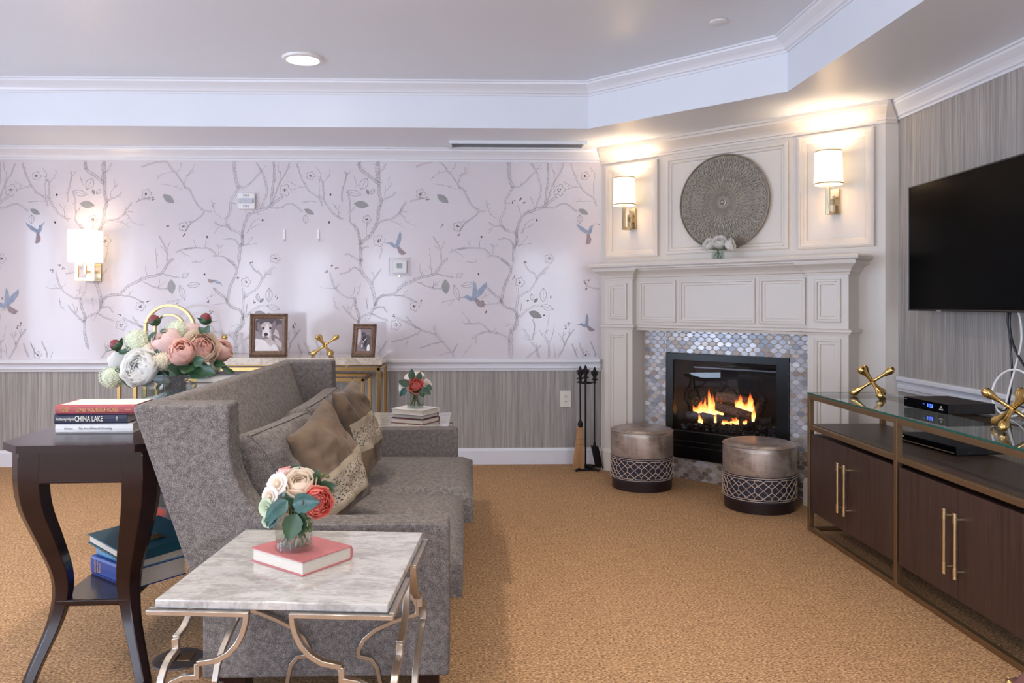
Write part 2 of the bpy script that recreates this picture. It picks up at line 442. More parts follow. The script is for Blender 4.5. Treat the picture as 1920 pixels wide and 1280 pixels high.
def bud(q, x, y, dx, ang=.8):
    ox, oy = QO[q]; c = wpt(ox+x/QS+dx, oy+y/QS)
    for k in range(3): oval(c+Vector((rnd.uniform(-1, 1), rnd.uniform(-1, 1)))*.012, .009, .003, ang+rnd.uniform(-.6, .6), RUST, 6)
BR = """A4:735,20 740,150 742,290 745,420 770,530 740,640 725,780 690,860 630,960 530,1040 510,1130 520,1280
A4:500,20 510,110 620,200 730,290
A1.6:830,40 790,120 710,190 735,290
A3:430,820 480,900 500,1000 510,1060
A1.8:0,450 50,510 100,590 170,680 240,730 290,750
A1:170,550 230,640 240,710 290,750
A1:250,570 230,620
A1.4:320,140 325,210 300,330 275,430 280,530
A1:385,140 325,215
A1.4:340,400 370,500 380,640 380,780 430,820
A1:450,580 385,660
A1:120,120 120,190 40,290
A1.4:0,240 40,290 40,400 50,500
A1:430,200 460,290 490,330
A1:725,20 700,100 720,160
A1.6:740,800 800,760 890,750 990,680 1030,610 1090,530
A1:990,680 1040,700 1090,780 1210,830
A1:900,770 980,800 1070,860
A1:1000,670 1060,650 1120,660
A1.2:770,530 820,490 900,460 960,400
A1:820,480 820,400 870,340 865,230
A1:870,350 910,310
A1:600,770 590,860 590,950 630,950
A1.4:1140,530 1190,505 1250,490 1360,470
A1:1270,440 1250,490
A1:1250,490 1360,490
A1.4:1210,90 1330,45 1450,20 1530,30 1610,140 1650,170 1740,310 1760,350
A1:1400,250 1470,180 1610,140
A1:1710,30 1700,90 1650,160
A1:1450,300 1600,330 1720,370
A1:1740,310 1790,200 1880,140
B1:0,210 70,160 130,50
A1.4:1430,960 1520,1140 1530,1280
A1:1440,1080 1520,1150
A1:1575,1020 1530,1140
A1:1380,1110 1400,1280
A1.4:1640,1170 1720,1130 1850,1110
A1:1700,1150 1819,1220
A1.4:310,1200 370,1190 490,1270
A1:780,1110 780,1160 740,1280
A1.2:615,1095 560,1100 520,1150
B1.6:0,345 60,370 110,470 170,570 250,640 350,650
B1:350,560 390,660 450,720 520,740
B1.2:250,660 180,730 120,770 50,830 20,900
B1:0,790 120,765
B1:340,510 370,600
B4:630,30 640,200 680,350
B2.4:680,350 620,460 580,540 580,640 530,740 530,800 590,880 700,920 740,980
B1.6:680,350 770,330 850,270 930,180 970,140 905,30
B1:970,140 1040,60
B2:990,150 1010,240 1040,360 1020,470 960,620
B2.5:1125,30 1130,200 1110,400 1090,560
B1.4:1320,40 1290,140 1200,290 1150,430 1120,540
B1:1180,30 1190,140 1215,160 1200,290
B3:1240,460 1130,540 1050,600 900,650 800,710 740,860 730,960
B1.4:1050,600 1200,600 1320,550 1400,580 1490,650
B1:880,650 960,690
B1:900,460 940,550 960,620
B1:740,560 790,700
B1:580,550 700,540
B4:730,960 730,1050 700,1100 690,1280
B1:870,960 800,1050 730,1090
B1:920,1050 740,1080
B1.2:490,1000 630,1000 690,1080
B1:950,740 860,790 790,920
B1:950,810 830,870 780,930
B1.4:380,780 450,830 540,830 590,880
B1:440,840 370,930
B1.6:1415,40 1450,150 1510,290 1600,410 1700,480 1740,580
B1:1660,90 1720,180 1700,300 1710,480
B1:1320,270 1450,340 1530,340
B1:1340,380 1450,350
B1:1480,530 1600,520 1710,520
B1.4:0,1120 150,1110 320,1120 400,1200
B1:260,1100 270,1010
B1:150,1110 110,1000
B1:400,1060 435,1110 430,1210
B1:490,1070 435,1110
B1.2:360,1215 480,1215 560,1270 640,1330
C4:520,0 520,150 640,320 690,500 690,620
C1.4:650,330 690,240 770,130
C1:660,160 690,240
C1.2:250,190 350,170 430,110 510,160
C2.6:690,590 740,500 810,460 920,450 1020,360 1150,290 1290,230 1400,210 1470,170 1540,60 1610,0
C1:1290,225 1260,140 1270,50
C1:1410,200 1390,0
C1.2:1470,190 1600,220 1690,240
C1.2:1230,290 1330,340 1420,370 1530,380 1600,440
C1:1420,370 1440,260
C1:1420,365 1510,280
C1.2:920,460 1030,470 1130,500 1220,550
C1:1030,475 1100,400
C2:690,620 640,680 520,740 480,800
C1.4:640,680 740,740 860,780
C1.2:690,630 790,610 850,680
C1:660,680 600,790
C1:580,690 570,800
C1:600,640 590,540 570,500
C3:440,500 450,600 490,720 490,830 500,1000 540,1130
C1.6:440,500 320,480 200,380 150,270 130,170
C1:200,375 50,370 0,350
C1:200,360 260,310
C1:510,300 500,400 450,490
C1:440,350 420,440 380,480
C1.4:480,800 370,700 280,590
C1:380,690 340,570
C1:390,680 410,570
C1:170,490 190,600 250,660
C1.6:970,740 1060,790 1150,830 1280,900 1460,960
C1.4:1090,730 1180,840 1270,890
C1.2:1280,905 1130,990 900,1050
C1:1115,990 1080,1130
C2:1440,850 1460,940 1550,1050 1670,1190 1690,1250
C1.2:1550,1050 1400,1080 1260,1130
C1.2:1670,1190 1740,1070
C1:1640,1180 1480,1230
C1:1530,550 1700,510
C1:1620,600 1700,515
C1.4:680,1270 760,1170 840,1040
C1:760,1170 740,1060
D3:540,0 660,120 620,250 570,370 540,540
D1:690,20 680,120
D1:90,40 210,40 230,0
D2.6:370,370 430,430 520,500 540,550 600,610 700,650 740,740
D1:280,500 400,445
D1:330,580 450,570 540,560
D5.5:740,740 720,850 660,920 650,1100 660,1262
D2.4:740,740 730,620 750,490 740,360
D2:740,500 820,440 910,380 980,270 1040,180 1140,100
D1.4:980,260 960,190 890,150 820,50
D1:1040,190 1110,190
D2:770,740 860,650 950,600 1040,590
D1:790,570 780,680 740,760
D1.6:650,1060 590,980 490,940 390,930 270,940 160,1020
D1.2:390,920 290,820 150,820 60,820
D1:150,820 80,720 40,650
D1:220,990 220,1080
D1:490,940 450,870
D1:690,830 580,850
D1:160,1090 110,1150 40,1250
D1.2:860,1250 980,1150 1040,1090
D2:1020,1260 990,1160 900,1020 830,890
D1:900,1020 800,1000
D1.2:930,1020 960,850 930,760
D2:1140,1260 1135,1080 1080,980 1040,950
D1:1135,1080 1180,980 1210,840
D1:1090,960 1120,850 1140,690
D1.4:1250,1260 1330,1110 1340,1070 1420,940 1460,890
D1:1310,1010 1260,940
D1:1310,1010 1330,900
D1:1220,1250 1200,1070
D1:1330,1080 1310,1010
D1:1390,990 1400,880
D1.2:1500,1250 1430,1070
D1.2:1580,1200 1520,1060
D1.2:1720,1240 1720,1180 1660,1040
D1:1800,1170 1770,1250"""
BRL = []
for ln in BR.split('\n'):
    h, body = ln.split(':'); BRL.append((h[0], [tuple(map(float, t.split(','))) for t in body.split()], float(h[1:])))
FLW = [('A', 595, 750, 8), ('A', 745, 1020, 11), ('A', 1270, 425, 9), ('A', 135, 440, 6), ('A', 115, 785, 5), ('A', 1740, 840, 9), ('B', 990, 760, 6), ('B', 285, 970, 6),
       ('B', 1595, 200, 8), ('B', 1270, 380, 11), ('B', 1145, 1245, 9), ('C', 1195, 600, 9), ('C', 955, 835, 10), ('D', 775, 295, 9), ('D', 1605, 1215, 7), ('D', 250, 195, 5)]
LVS = [('A', 595, 230, 515, 370, .3, 0), ('A', 340, 395, 520, 440, .2, 0), ('A', 430, 550, 615, 575, .24, 1), ('A', 690, 370, 640, 430, .3, 0), ('A', 590, 370, 615, 435, .25, 1),
       ('A', 1480, 435, 1620, 540, .24, 1), ('B', 1515, 620, 1635, 685, .22, 1), ('B', 1530, 690, 1530, 800, .3, 0), ('C', 1580, 260, 1595, 440, .26, 1), ('C', 1690, 330, 1755, 525, .16, 0),
       ('C', 1780, 340, 1950, 320, .2, 0), ('C', 1720, 240, 1800, 180, .3, 0), ('D', 1070, 370, 1065, 545, .24, 0), ('D', 920, 440, 930, 530, .25, 0), ('D', 1040, 590, 1200, 640, .2, 0),
       ('D', 885, 670, 1050, 740, .24, 1), ('D', 1000, 500, 950, 550, .25, 1)]
BUD = [('B', 690, 530), ('B', 830, 540), ('B', 790, 495), ('A', 1365, 490), ('A', 1545, 830), ('C', 215, 125), ('C', 165, 95), ('C', 80, 155), ('C', 1290, 540), ('C', 940, 720), ('D', 690, 235),
       ('D', 840, 50), ('D', 1360, 860), ('D', 1390, 830), ('D', 340, 670), ('D', 300, 550), ('A', 1755, 950), ('D', 875, 545), ('D', 1160, 490), ('D', 1070, 700)]
for dx in (0, -514, -1028):
    for q, pts, w in BRL: branch(q, pts, w, dx)
    for q, x, y, r in FLW: wflower(q, x, y, r, dx)
    for q, a, b, c, d, w, f in LVS: wleaf(q, a, b, c, d, w, f, dx)
    for q, x, y in BUD: bud(q, x, y, dx)
for q, x, y in [('B', 1770, 800), ('D', 1600, 290), ('D', 1640, 270), ('D', 1620, 390)]: bud(q, x, y, 0)
branch('D', [(1600, 310), (1640, 350), (1700, 370), (1790, 380)], 1.4, 0)
def wbird(cx, cy, s, fl, rot, wings):
    """small humming bird print: body, beak, raised wings, fanned tail (units: pixels of the photo, facing left)"""
    def T(x, y):
        x *= fl; c, n = math.cos(rot), math.sin(rot); return wpt(cx+(x*c-y*n)*s, cy+(x*n+y*c)*s)
    def pg(l, mi, off): flat([T(x, y) for x, y in l], mi, off)
    pg([(-14, -1), (-8, -4), (-3, 0), (4, 2), (9, 8), (4, 9), (-4, 7), (-9, 3)], BIRD, .0024)
    pg([(-22, -1.5), (-13, -2), (-13, 0)], INK, .0024)
    for i, (dx_, dy_) in enumerate(((20, 18), (17, 20), (13, 20), (9, 17))): pg([(5, 4), (8, 7), (dx_, dy_), (dx_-3, dy_+1), (3, 9)], TAIL, .0026+.0001*i)
    if wings > 0: pg([(0, 1), (3, -10), (8, -24), (10, -18), (10, -8), (6, 3)], BIRD, .0028)
    if wings > 1: pg([(3, 1), (14, -10), (28, -18), (26, -10), (16, 0), (6, 5)], BIRD, .003)
    oval(T(-10, -2), .003, .003, 0, INK, 6, .0032)
wbird(742, 457, 1, 1, 0, 1); wbird(885, 555, 1.15, 1, -.2, 2); wbird(1097, 607, .8, 1, -.2, 1); wbird(1102, 432, 1, -1, -.7, 1)
wbird(70, 430, 1, -1, -.7, 1); wbird(8, 568, 1.15, 1, -.2, 2); wbird(408, 526, .7, -1, .9, 0)
wallb = P.build('wall_back', ['paper', 'grass', 'ink', 'inkl', 'rust', 'leafg', 'bird', 'birdt'], smooth=False); struct(wallb)

# --- other walls
struct(MB().box(RX, RY, 0, RX+.08, BY+.08, SOF+.4).build('wall_right', 'grass', smooth=False))
# left wall: three tall windows (outside the photograph, they light the room)
def wall_with_holes(ax, pos, a0, a1, z1, holes, thick):
    m = MB()
    def bx(u0, u1, z0, z1_):
        if ax == 'x': m.box(pos-thick if thick > 0 else pos, u0, z0, pos if thick > 0 else pos-thick, u1, z1_)
        else: m.box(u0, pos-thick, z0, u1, pos, z1_)
    cur = a0
    for (h0, h1, zb, zt) in holes:
        bx(cur, h0, 0, z1); bx(h0, h1, 0, zb); bx(h0, h1, zt, z1); cur = h1
    bx(cur, a1, 0, z1); return m
LH = [(-2.0, -.6, .5, 2.3), (.2, 1.6, .5, 2.3), (2.4, 3.8, .5, 2.3)]
RH = [(-4.45, -3.75, .3, 2.38), (-3.3, -2.6, .3, 2.38), (-1.95, -1.25, .3, 2.38), (.9, 2.1, .3, 2.38)]
struct(wall_with_holes('x', LX, RY, BY, SOF+.4, LH, .12).build('wall_left', 'paper', smooth=False))
struct(wall_with_holes('y', RY, LX, RX, SOF+.4, RH, .12).build('wall_rear', 'paper', smooth=False))
wn = 0
for ax, pos, holes in (('x', LX, LH), ('y', RY, RH)):
    for (h0, h1, zb, zt) in holes:
        wn += 1; m = MB()
        def bb(u0, u1, z0, z1_, d0, d1):
            if ax == 'x': m.box(pos+d0, u0, z0, pos+d1, u1, z1_)
            else: m.box(u0, pos+d0, z0, u1, pos+d1, z1_)
        bb(h0-.07, h0, zb-.07, zt+.07, 0, .02); bb(h1, h1+.07, zb-.07, zt+.07, 0, .02); bb(h0, h1, zt, zt+.07, 0, .02); bb(h0, h1, zb-.07, zb, 0, .04)
        bb((h0+h1)/2-.02, (h0+h1)/2+.02, zb, zt, -.1, -.07)
        z = zb+.04
        while z < zt-.02: bb(h0+.01, h1-.01, z, z+.008, -.06, -.015); z += .095
        struct(m.build('window_%d' % wn, 'trim', smooth=False))

# --- tray ceiling
TR = [(-3.4, 5.4), (.82, 5.4), (1.8, 4.42), (1.8, -1.2), (.82, -2.0), (-3.2, -2.0), (-4.1, -1.2), (-4.1, 4.7)]
m = MB()
out = [(LX, BY+.05), (RX+.05, BY+.05), (RX+.05, RY-.05), (LX, RY-.05)]
loops = [[Vector((x, y, 0)) for x, y in out], [Vector((x, y, 0)) for x, y in reversed(TR)]]
flatp = [p for l in loops for p in l]
tr = tessellate_polygon(loops)
m.add([(p.x, p.y, SOF) for p in flatp], [list(t) for t in tr])
n = len(TR)
m.add([(x, y, SOF) for x, y in TR]+[(x, y, TOP) for x, y in TR], [[i, (i+1) % n, n+(i+1) % n, n+i] for i in range(n)]+[[n+i for i in range(n)]])
m.add([(LX-.1, RY-.1, TOP+.06), (RX+.1, RY-.1, TOP+.06), (RX+.1, BY+.1, TOP+.06), (LX-.1, BY+.1, TOP+.06)], [(0, 1, 2, 3)])
struct(m.build('ceiling', 'ceil', smooth=False))
CROWN = [(0, 2.352), (.010, 2.352), (.010, 2.366), (.022, 2.370), (.028, 2.384), (.040, 2.398), (.058, 2.412), (.072, 2.424), (.074, 2.436), (.086, 2.438), (.086, 2.4495), (0, 2.4495)]
PTH = [(LX, BY), (C0.x, BY), (2.50, 4.68), (RX, 4.68), (RX, RY)]
struct(MB().sweep(PTH, CROWN, [0]).build('trim_1', 'trim', smooth=False))
struct(MB().sweep(PTH, CROWN, [3]).build('trim_2', 'trim', smooth=False))
CR2 = [(o*.98, TOP-.0005-(2.4495-z)*.92) for o, z in CROWN]
struct(MB().sweep(TR, [(o, z) for o, z in CR2], closed=True).build('trim_3', 'trim', smooth=False))
RAIL = [(0, .728), (.010, .728), (.012, .742), (.020, .748), (.020, .764), (.012, .770), (.016, .782), (.028, .790), (.036, .796), (.036, .812), (.028, .818), (0, .818)]
struct(MB().sweep(PTH, RAIL, [0]).build('trim_4', 'trim', smooth=False))
struct(MB().sweep(PTH, RAIL, [3]).build('trim_5', 'trim', smooth=False))
BASE = [(0, 0), (.016, 0), (.016, .105), (.010, .112), (.008, .122), (0, .126)]
struct(MB().sweep(PTH, BASE, [0]).build('baseboard_back', 'trim', smooth=False))
struct(MB().sweep(PTH, BASE, [3]).build('baseboard_right', 'trim', smooth=False))

# --- diagonal chimney wall
FM = Matrix.Translation(C0) @ Matrix.Rotation(-PI/4, 4, 'Z')     # local x = along the wall, -y = into the room
WF = 2.08
def F2(u, n_, z): return FM @ Vector((u, -n_, z))
m = MB(FM)
m.box(0, 0, 0, .62, .06, SOF); m.box(1.49, 0, 0, WF, .06, SOF); m.box(.62, 0, .90, 1.49, .06, SOF); m.box(.62, 0, 0, 1.49, .06, .145)
m2 = MB(); m2.box(2.50, 4.68, 0, RX+.02, 4.76, SOF); o_ = len(m.v)
m.v += m2.v
for f in m2.f: m.f.append([i+o_ for i in f]); m.mi.append(0)
# crown of the chimney wall, a frieze band under it, and the raised panels
chim = m
RAISED = [(0, 0), (0, .026), (.012, .030), (.020, .030), (.024, .020), (.036, .020), (.040, .012), (.050, .010), (.056, .004)]
SUNK = [(0, 0), (0, .016), (.010, .020), (.022, .020), (.028, .010), (.042, .010), (.048, .002), (.058, .001)]
chim.ring(.05, .52, 1.598, 2.312, RAISED); chim.ring(1.555, 2.022, 1.598, 2.322, RAISED)
chim.ring(.585, 1.49, 1.606, 2.31, SUNK)
o = chim.build('wall_chimney', 'fpwhite', smooth=False); struct(o)
CRF = [(0, 2.335), (.012, 2.335), (.014, 2.35), (.026, 2.352), (.03, 2.366), (.044, 2.384), (.066, 2.402), (.088, 2.416), (.092, 2.43), (.106, 2.432), (.106, 2.4495), (0, 2.4495)]
struct(MB().sweep(PTH, CRF, [1, 2]).build('trim_6', 'fpwhite', smooth=False))

# ================================================================== FIREPLACE
fp = thing('fireplace_surround', 'cream painted fireplace surround with panelled pilasters, mantel shelf and mosaic tile facing', 'fireplace', C0, -PI/4)
def fbx(m, u0, u1, n0, n1, z0, z1): return m.box(u0, -n1, z0, u1, -n0, z1)
PN = .17
for (a, b) in ((.155, .40), (1.68, 1.925)):
    m = MB()
    fbx(m, a, b, .001, PN, .0, 1.45)
    fbx(m, a-.02, b+.02, .001, PN+.022, 0, .145)                       # plinth
    m.prism([(-.0-PN-.022, .145), (-PN-.004, .165), (-.001, .165), (-.001, .145)], a-.018, b+.018, 'yz')
    m2 = MB(); m2.ring(a+.045, b-.045, .24, 1.035, [(0, 0), (0, .012), (.008, .015), (.016, .015), (.02, .006), (.034, .006), (.038, -.004), (.05, -.006)])
    m2.ring(a+.045, b-.045, 1.135, 1.40, [(0, 0), (0, .012), (.008, .015), (.016, .015), (.02, .006), (.034, .006), (.038, -.004), (.05, -.006)])
    m.add([(v.x, v.y-PN, v.z) for v in m2.v], m2.f)
    m.build('pilaster', 'fpwhite', fp, smooth=False)
m = MB()
fbx(m, .40, 1.68, .001, .125, 1.055, 1.45)
m2 = MB(); pr = [(0, 0), (0, .012), (.010, .015), (.018, .015), (.022, .006), (.036, .006), (.04, -.004), (.052, -.006)]
for (a, b) in ((.435, .735), (.765, 1.32), (1.35, 1.65)): m2.ring(a, b, 1.115, 1.415, pr)
m.add([(v.x, v.y-.125, v.z) for v in m2.v], m2.f)
m.build('frieze', 'fpwhite', fp, smooth=False)
# necking moulding between pilasters and frieze, follows the break-fronts
def stepped(prof, name):
    m = MB(); pts = [(.155, .0), (.155, PN), (.40, PN), (.40, .125), (1.68, .125), (1.68, PN), (1.925, PN), (1.925, 0)]
    path = [(u, -n_) for u, n_ in pts]
    # room lies to the left of this path, so run it backwards
    m.sweep(path, prof, None); return m
NECK = [(-.01, 1.062), (.012, 1.062), (.014, 1.072), (.024, 1.076), (.024, 1.090), (.014, 1.096), (-.01, 1.098)]
stepped(NECK, '').build('necking', 'fpwhite', fp, smooth=False)
CORN = [(-.01, 1.425), (.008, 1.425), (.010, 1.438), (.018, 1.442), (.022, 1.456), (.034, 1.470), (.050, 1.482), (.062, 1.490), (.064, 1.502), (-.01, 1.502)]
stepped(CORN, '').build('bed_mould', 'fpwhite', fp, smooth=False)
m = MB(); path = [(.095, -.001), (.095, -.235), (1.985, -.235), (1.985, -.001)]
m.prism([(p[0], p[1]) for p in path], 1.502, 1.545, 'xy')
m.sweep(path, [(-.01, 1.512), (.014, 1.512), (.024, 1.520), (.026, 1.534), (.018, 1.5445), (-.01, 1.5445)], None)
m.build('mantel_shelf', 'fpwhite', fp, smooth=False)
# tile facing
TM = []
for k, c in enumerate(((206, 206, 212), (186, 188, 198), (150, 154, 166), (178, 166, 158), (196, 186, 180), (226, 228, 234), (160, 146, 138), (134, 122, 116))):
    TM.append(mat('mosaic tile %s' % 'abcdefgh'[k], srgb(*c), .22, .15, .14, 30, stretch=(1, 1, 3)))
TM.append(mat('mosaic grout', srgb(176, 164, 150), .8, 0, .05, 30))
m = MB(); G = 8; TN = .030
def tiles_region(u0, u1, z0, z1):
    fbx(m, u0, u1, .001, TN, z0, z1); m.mi[-6:] = [G]*6
    rt = random.Random(7); W_, Hh, rowp = .0585, .034, .0285
    i = 0; z = 0.0
    while z < 1.12:
        u = .44+(W_/2 if i % 2 else 0)
        while u < 1.72:
            w = W_/2-.0012; q = W_*.30; h = Hh/2-.0009
            c = (u, z)
            hexa = [(u-w, z), (u-w+.016, z-h), (u+w-.016, z-h), (u+w, z), (u+w-.016, z+h), (u-w+.016, z+h)]
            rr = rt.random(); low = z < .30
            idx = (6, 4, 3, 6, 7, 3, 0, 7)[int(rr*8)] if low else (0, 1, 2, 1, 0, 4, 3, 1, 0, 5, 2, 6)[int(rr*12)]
            hx = [(min(max(a, u0), u1), min(max(b, z0), z1)) for a, b in hexa]
            if max(a for a, b in hx)-min(a for a, b in hx) > .004 and max(b for a, b in hx)-min(b for a, b in hx) > .004:
                hh = TN+.0015+rt.random()*.0012
                vs = [(a, -TN+.0002, b) for a, b in hx]
                ca = sum(a for a, b in hx)/6; cb = sum(b for a, b in hx)/6
                vs += [(ca+(a-ca)*.93, -hh, cb+(b-cb)*.93) for a, b in hx]
                m.add(vs, [[k, (k+1) % 6, 6+(k+1) % 6, 6+k] for k in range(6)]+[[6+k for k in range(6)]], idx)
            u += W_
        z += rowp; i += 1
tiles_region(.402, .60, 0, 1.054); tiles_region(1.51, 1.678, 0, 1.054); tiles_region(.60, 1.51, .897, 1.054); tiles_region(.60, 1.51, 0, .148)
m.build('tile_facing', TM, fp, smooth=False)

ins = thing('fireplace_insert', 'black glass-fronted electric fireplace insert with burning logs, set in the mosaic tile', 'fireplace insert', C0, -PI/4)
m = MB(); u0, u1, z0, z1 = .602, 1.508, .150, .895; a0, a1, b0, b1 = .66, 1.43, .345, .845
fbx(m, u0, a0, -.02, .045, z0, z1); fbx(m, a1, u1, -.02, .045, z0, z1); fbx(m, a0, a1, -.02, .045, b1, z1); fbx(m, a0, a1, -.02, .045, z0, b0)
fbx(m, u0+.02, u1-.02, .045, .052, .27, .276); fbx(m, u0+.02, u1-.02, .045, .058, z0+.02, z0+.09)
m.build('bezel', 'fbblack', ins, smooth=False, bevel=.003)
m = MB(); fbx(m, a0-.03, a1+.03, -.34, -.33, b0-.05, b1+.03); fbx(m, a0-.04, a0-.03, -.34, -.021, b0-.05, b1+.03); fbx(m, a1+.03, a1+.04, -.34, -.021, b0-.05, b1+.03)
fbx(m, a0-.04, a1+.04, -.34, -.021, b0-.06, b0-.05); fbx(m, a0-.04, a1+.04, -.34, -.021, b1+.03, b1+.04)
m.build('firebox', mat('soot grey firebox', srgb(40, 36, 38), .7, 0, .15, 10), ins, smooth=False)
m = MB(); m.add([(a0, -.038, b0), (a1, -.038, b0), (a1, -.038, b1), (a0, -.038, b1)], [(0, 1, 2, 3)])
m.build('glass_pane', 'fireglass', ins, smooth=False)
m = MB(); m.prism([(a0+.12, .04), (a1-.02, .04), (a1-.08, .20), (a0+.2, .20)], b1-.055, b1-.045, 'xy')
m.build('baffle_plate', mat('steel baffle', srgb(120, 118, 122), .3, .8, .05, 10), ins, smooth=False)
def FP(px, py, n_):
    d = ray(px, py); N = Vector((-r2, -r2)); k = C0.x*N.x+C0.y*N.y+n_; t = k/(d[0]*N.x+d[1]*N.y)
    x, y = d[0]*t-C0.x, d[1]*t-C0.y
    return Vector((x*r2-y*r2, -n_, H+d[2]*t))
def barkmat(name, a, b, glow=0):
    t = NT(name); v = t.coord((1, 1, 1)); f = t.noise(v, 45, 5, .7, 1)
    t.base(t.ramp(f, [(.38, a), (.62, b)])); t.b.inputs['Roughness'].default_value = .9; t.bump(f, 1, .01); return t.m
BK = barkmat('charred bark', srgb(30, 24, 24), srgb(96, 76, 68)); BL = barkmat('split log wood', srgb(92, 62, 50), srgb(176, 132, 110))
def log(p, q, r, m_, seed, squash=.8):
    m = MB(); rr = random.Random(seed); n = 9
    pts = [p.lerp(q, t/n) for t in range(n+1)]
    m.tube(pts, [(r*rr.uniform(.85, 1.1), r*squash*rr.uniform(.85, 1.1)) for _ in pts], 10)
    for i, v in enumerate(m.v): v += Vector((rr.uniform(-1, 1),)*3)*r*.10
    return m.build('log', m_, ins, ang=60)
log(FP(1300, 752, -.2), FP(1372, 745, -.2), .034, BK, 1); log(FP(1346, 742, -.16), FP(1402, 752, -.14), .032, BL, 2)
log(FP(1344, 762, -.10), FP(1408, 780, -.07), .032, BL, 3); log(FP(1432, 745, -.16), FP(1412, 792, -.10), .032, BK, 4)
log(FP(1290, 778, -.06), FP(1350, 786, -.04), .03, BK, 5); log(FP(1346, 786, -.04), FP(1412, 794, -.03), .028, BK, 6); log(FP(1424, 790, -.03), FP(1448, 788, -.04), .027, BK, 7)
m = MB(); rr = random.Random(3)
for k in range(260):
    u = rr.uniform(.70, 1.39); nn = rr.uniform(-.27, -.012); z = .352+.05*max(0, 1-abs(nn+.14)/.14)+rr.uniform(-.008, .012); s_ = rr.uniform(.008, .02)
    m.ell((u, -nn, z), (s_, s_*.8, s_*.7), 6, 4)
tag(m.build('ember_bed', barkmat('grey embers', srgb(36, 34, 38), srgb(110, 106, 112)), ins, ang=60), kind='stuff')
m = MB()
for k in range(15): u = .74+k*.042; m.tube([(u, .018, b0-.04), (u, .018, b0+.04), (u, .05, b0+.052)], .005, 6)
m.tube([(.70, .022, b0+.03), (1.38, .022, b0+.03)], .006, 6); m.build('grate', 'iron', ins)
# flames: real tongues of fire (they give off the light themselves)
t = NT('flame'); t.n.remove(t.b)
tc = t.add('ShaderNodeTexCoord'); sx = t.add('ShaderNodeSeparateXYZ'); t.link(tc.outputs['Generated'], sx.inputs[0])
col = t.ramp(sx.outputs['Z'], [(0, (1, .62, .22, 1)), (.35, (1, .42, .09, 1)), (.7, (1, .17, .03, 1)), (1, (.7, .05, .01, 1))])
em = t.add('ShaderNodeEmission'); t.link(col, em.inputs['Color'])
st = t.ramp(sx.outputs['Z'], [(0, (1, 1, 1, 1)), (.4, (.7, .7, .7, 1)), (1, (.12, .12, .12, 1))])
ml = t.add('ShaderNodeMath', operation='MULTIPLY'); ml.inputs[1].default_value = 5; t.link(st, ml.inputs[0]); t.link(ml.outputs[0], em.inputs['Strength'])
tp = t.add('ShaderNodeBsdfTransparent'); mx = t.add('ShaderNodeMixShader'); lw = t.add('ShaderNodeLayerWeight'); lw.inputs['Blend'].default_value = .35
al = t.ramp(lw.outputs['Facing'], [(.0, (1, 1, 1, 1)), (.75, (0, 0, 0, 1))])
ml2 = t.add('ShaderNodeMath', operation='MULTIPLY'); zz = t.ramp(sx.outputs['Z'], [(.55, (1, 1, 1, 1)), (1, (.15, .15, .15, 1))]); t.link(al, ml2.inputs[0]); t.link(zz, ml2.inputs[1])
t.link(ml2.outputs[0], mx.inputs[0]); t.link(tp.outputs[0], mx.inputs[1]); t.link(em.outputs[0], mx.inputs[2]); t.link(mx.outputs[0], t.out.inputs['Surface'])
M['flame'] = t.m
def flame(px, py0, py1, w, n_, seed, lean=0):
    b = FP(px, py0, n_); tp_ = FP(px, py1, n_); h = tp_.z-b.z; rr = random.Random(seed); m = MB(); pts = []; rs = []
    for k in range(15):
        t_ = k/14; pts.append((b.x+lean*t_*t_+(math.sin(t_*5+seed)*.35+math.sin(t_*11+seed*2)*.12)*w*t_, b.y, b.z+h*t_)); ww = (math.sin(PI*min(1, .30+t_*.70))**1.5)*(1-.35*t_)*(1+.22*math.sin(t_*9+seed*1.7)); rs.append((max(.0006, w*ww), max(.0006, w*.5*ww)))
    m.tube(pts, rs, 10, flat=(1, 0, 0)); m.build('flame', 'flame', ins, ang=80)
for k_, (fx_, fb_, ft_, fw_, fn_) in enumerate(((1309, 776, 757, .020, -.115), (1314, 777, 748, .024, -.125), (1323, 777, 740, .020, -.13), (1327, 778, 751, .026, -.112), (1336, 778, 735, .020, -.105), (1340, 778, 756, .024, -.10), (1351, 777, 765, .024, -.10),
        (1382, 768, 746, .018, -.118), (1391, 768, 742, .020, -.122), (1399, 770, 750, .024, -.105), (1408, 771, 741, .018, -.112), (1412, 774, 752, .012, -.09), (1370, 795, 784, .018, -.02), (1383, 795, 780, .016, -.018), (1356, 795, 786, .014, -.018), (1405, 796, 787, .016, -.02), (1316, 794, 780, .010, -.018))):
    flame(fx_, fb_, ft_, fw_, fn_, 20+k_, .012*math.sin(k_*2.3))
flame(1331, 777, 722, .022, -.11, 1); flame(1318, 776, 748, .036, -.12, 2, -.02); flame(1347, 776, 750, .022, -.10, 3, .02); flame(1387, 768, 736, .028, -.11, 4); flame(1406, 772, 732, .028, -.10, 5)
flame(1412, 790, 758, .016, -.02, 6, .015); flame(1376, 794, 782, .030, -.015, 7); flame(1312, 792, 772, .014, -.015, 8); flame(1341, 792, 770, .012, -.015, 9, .01); flame(1362, 794, 786, .026, -.015, 10); flame(1398, 795, 784, .02, -.015, 11); flame(1303, 777, 758, .022, -.11, 12, -.02)

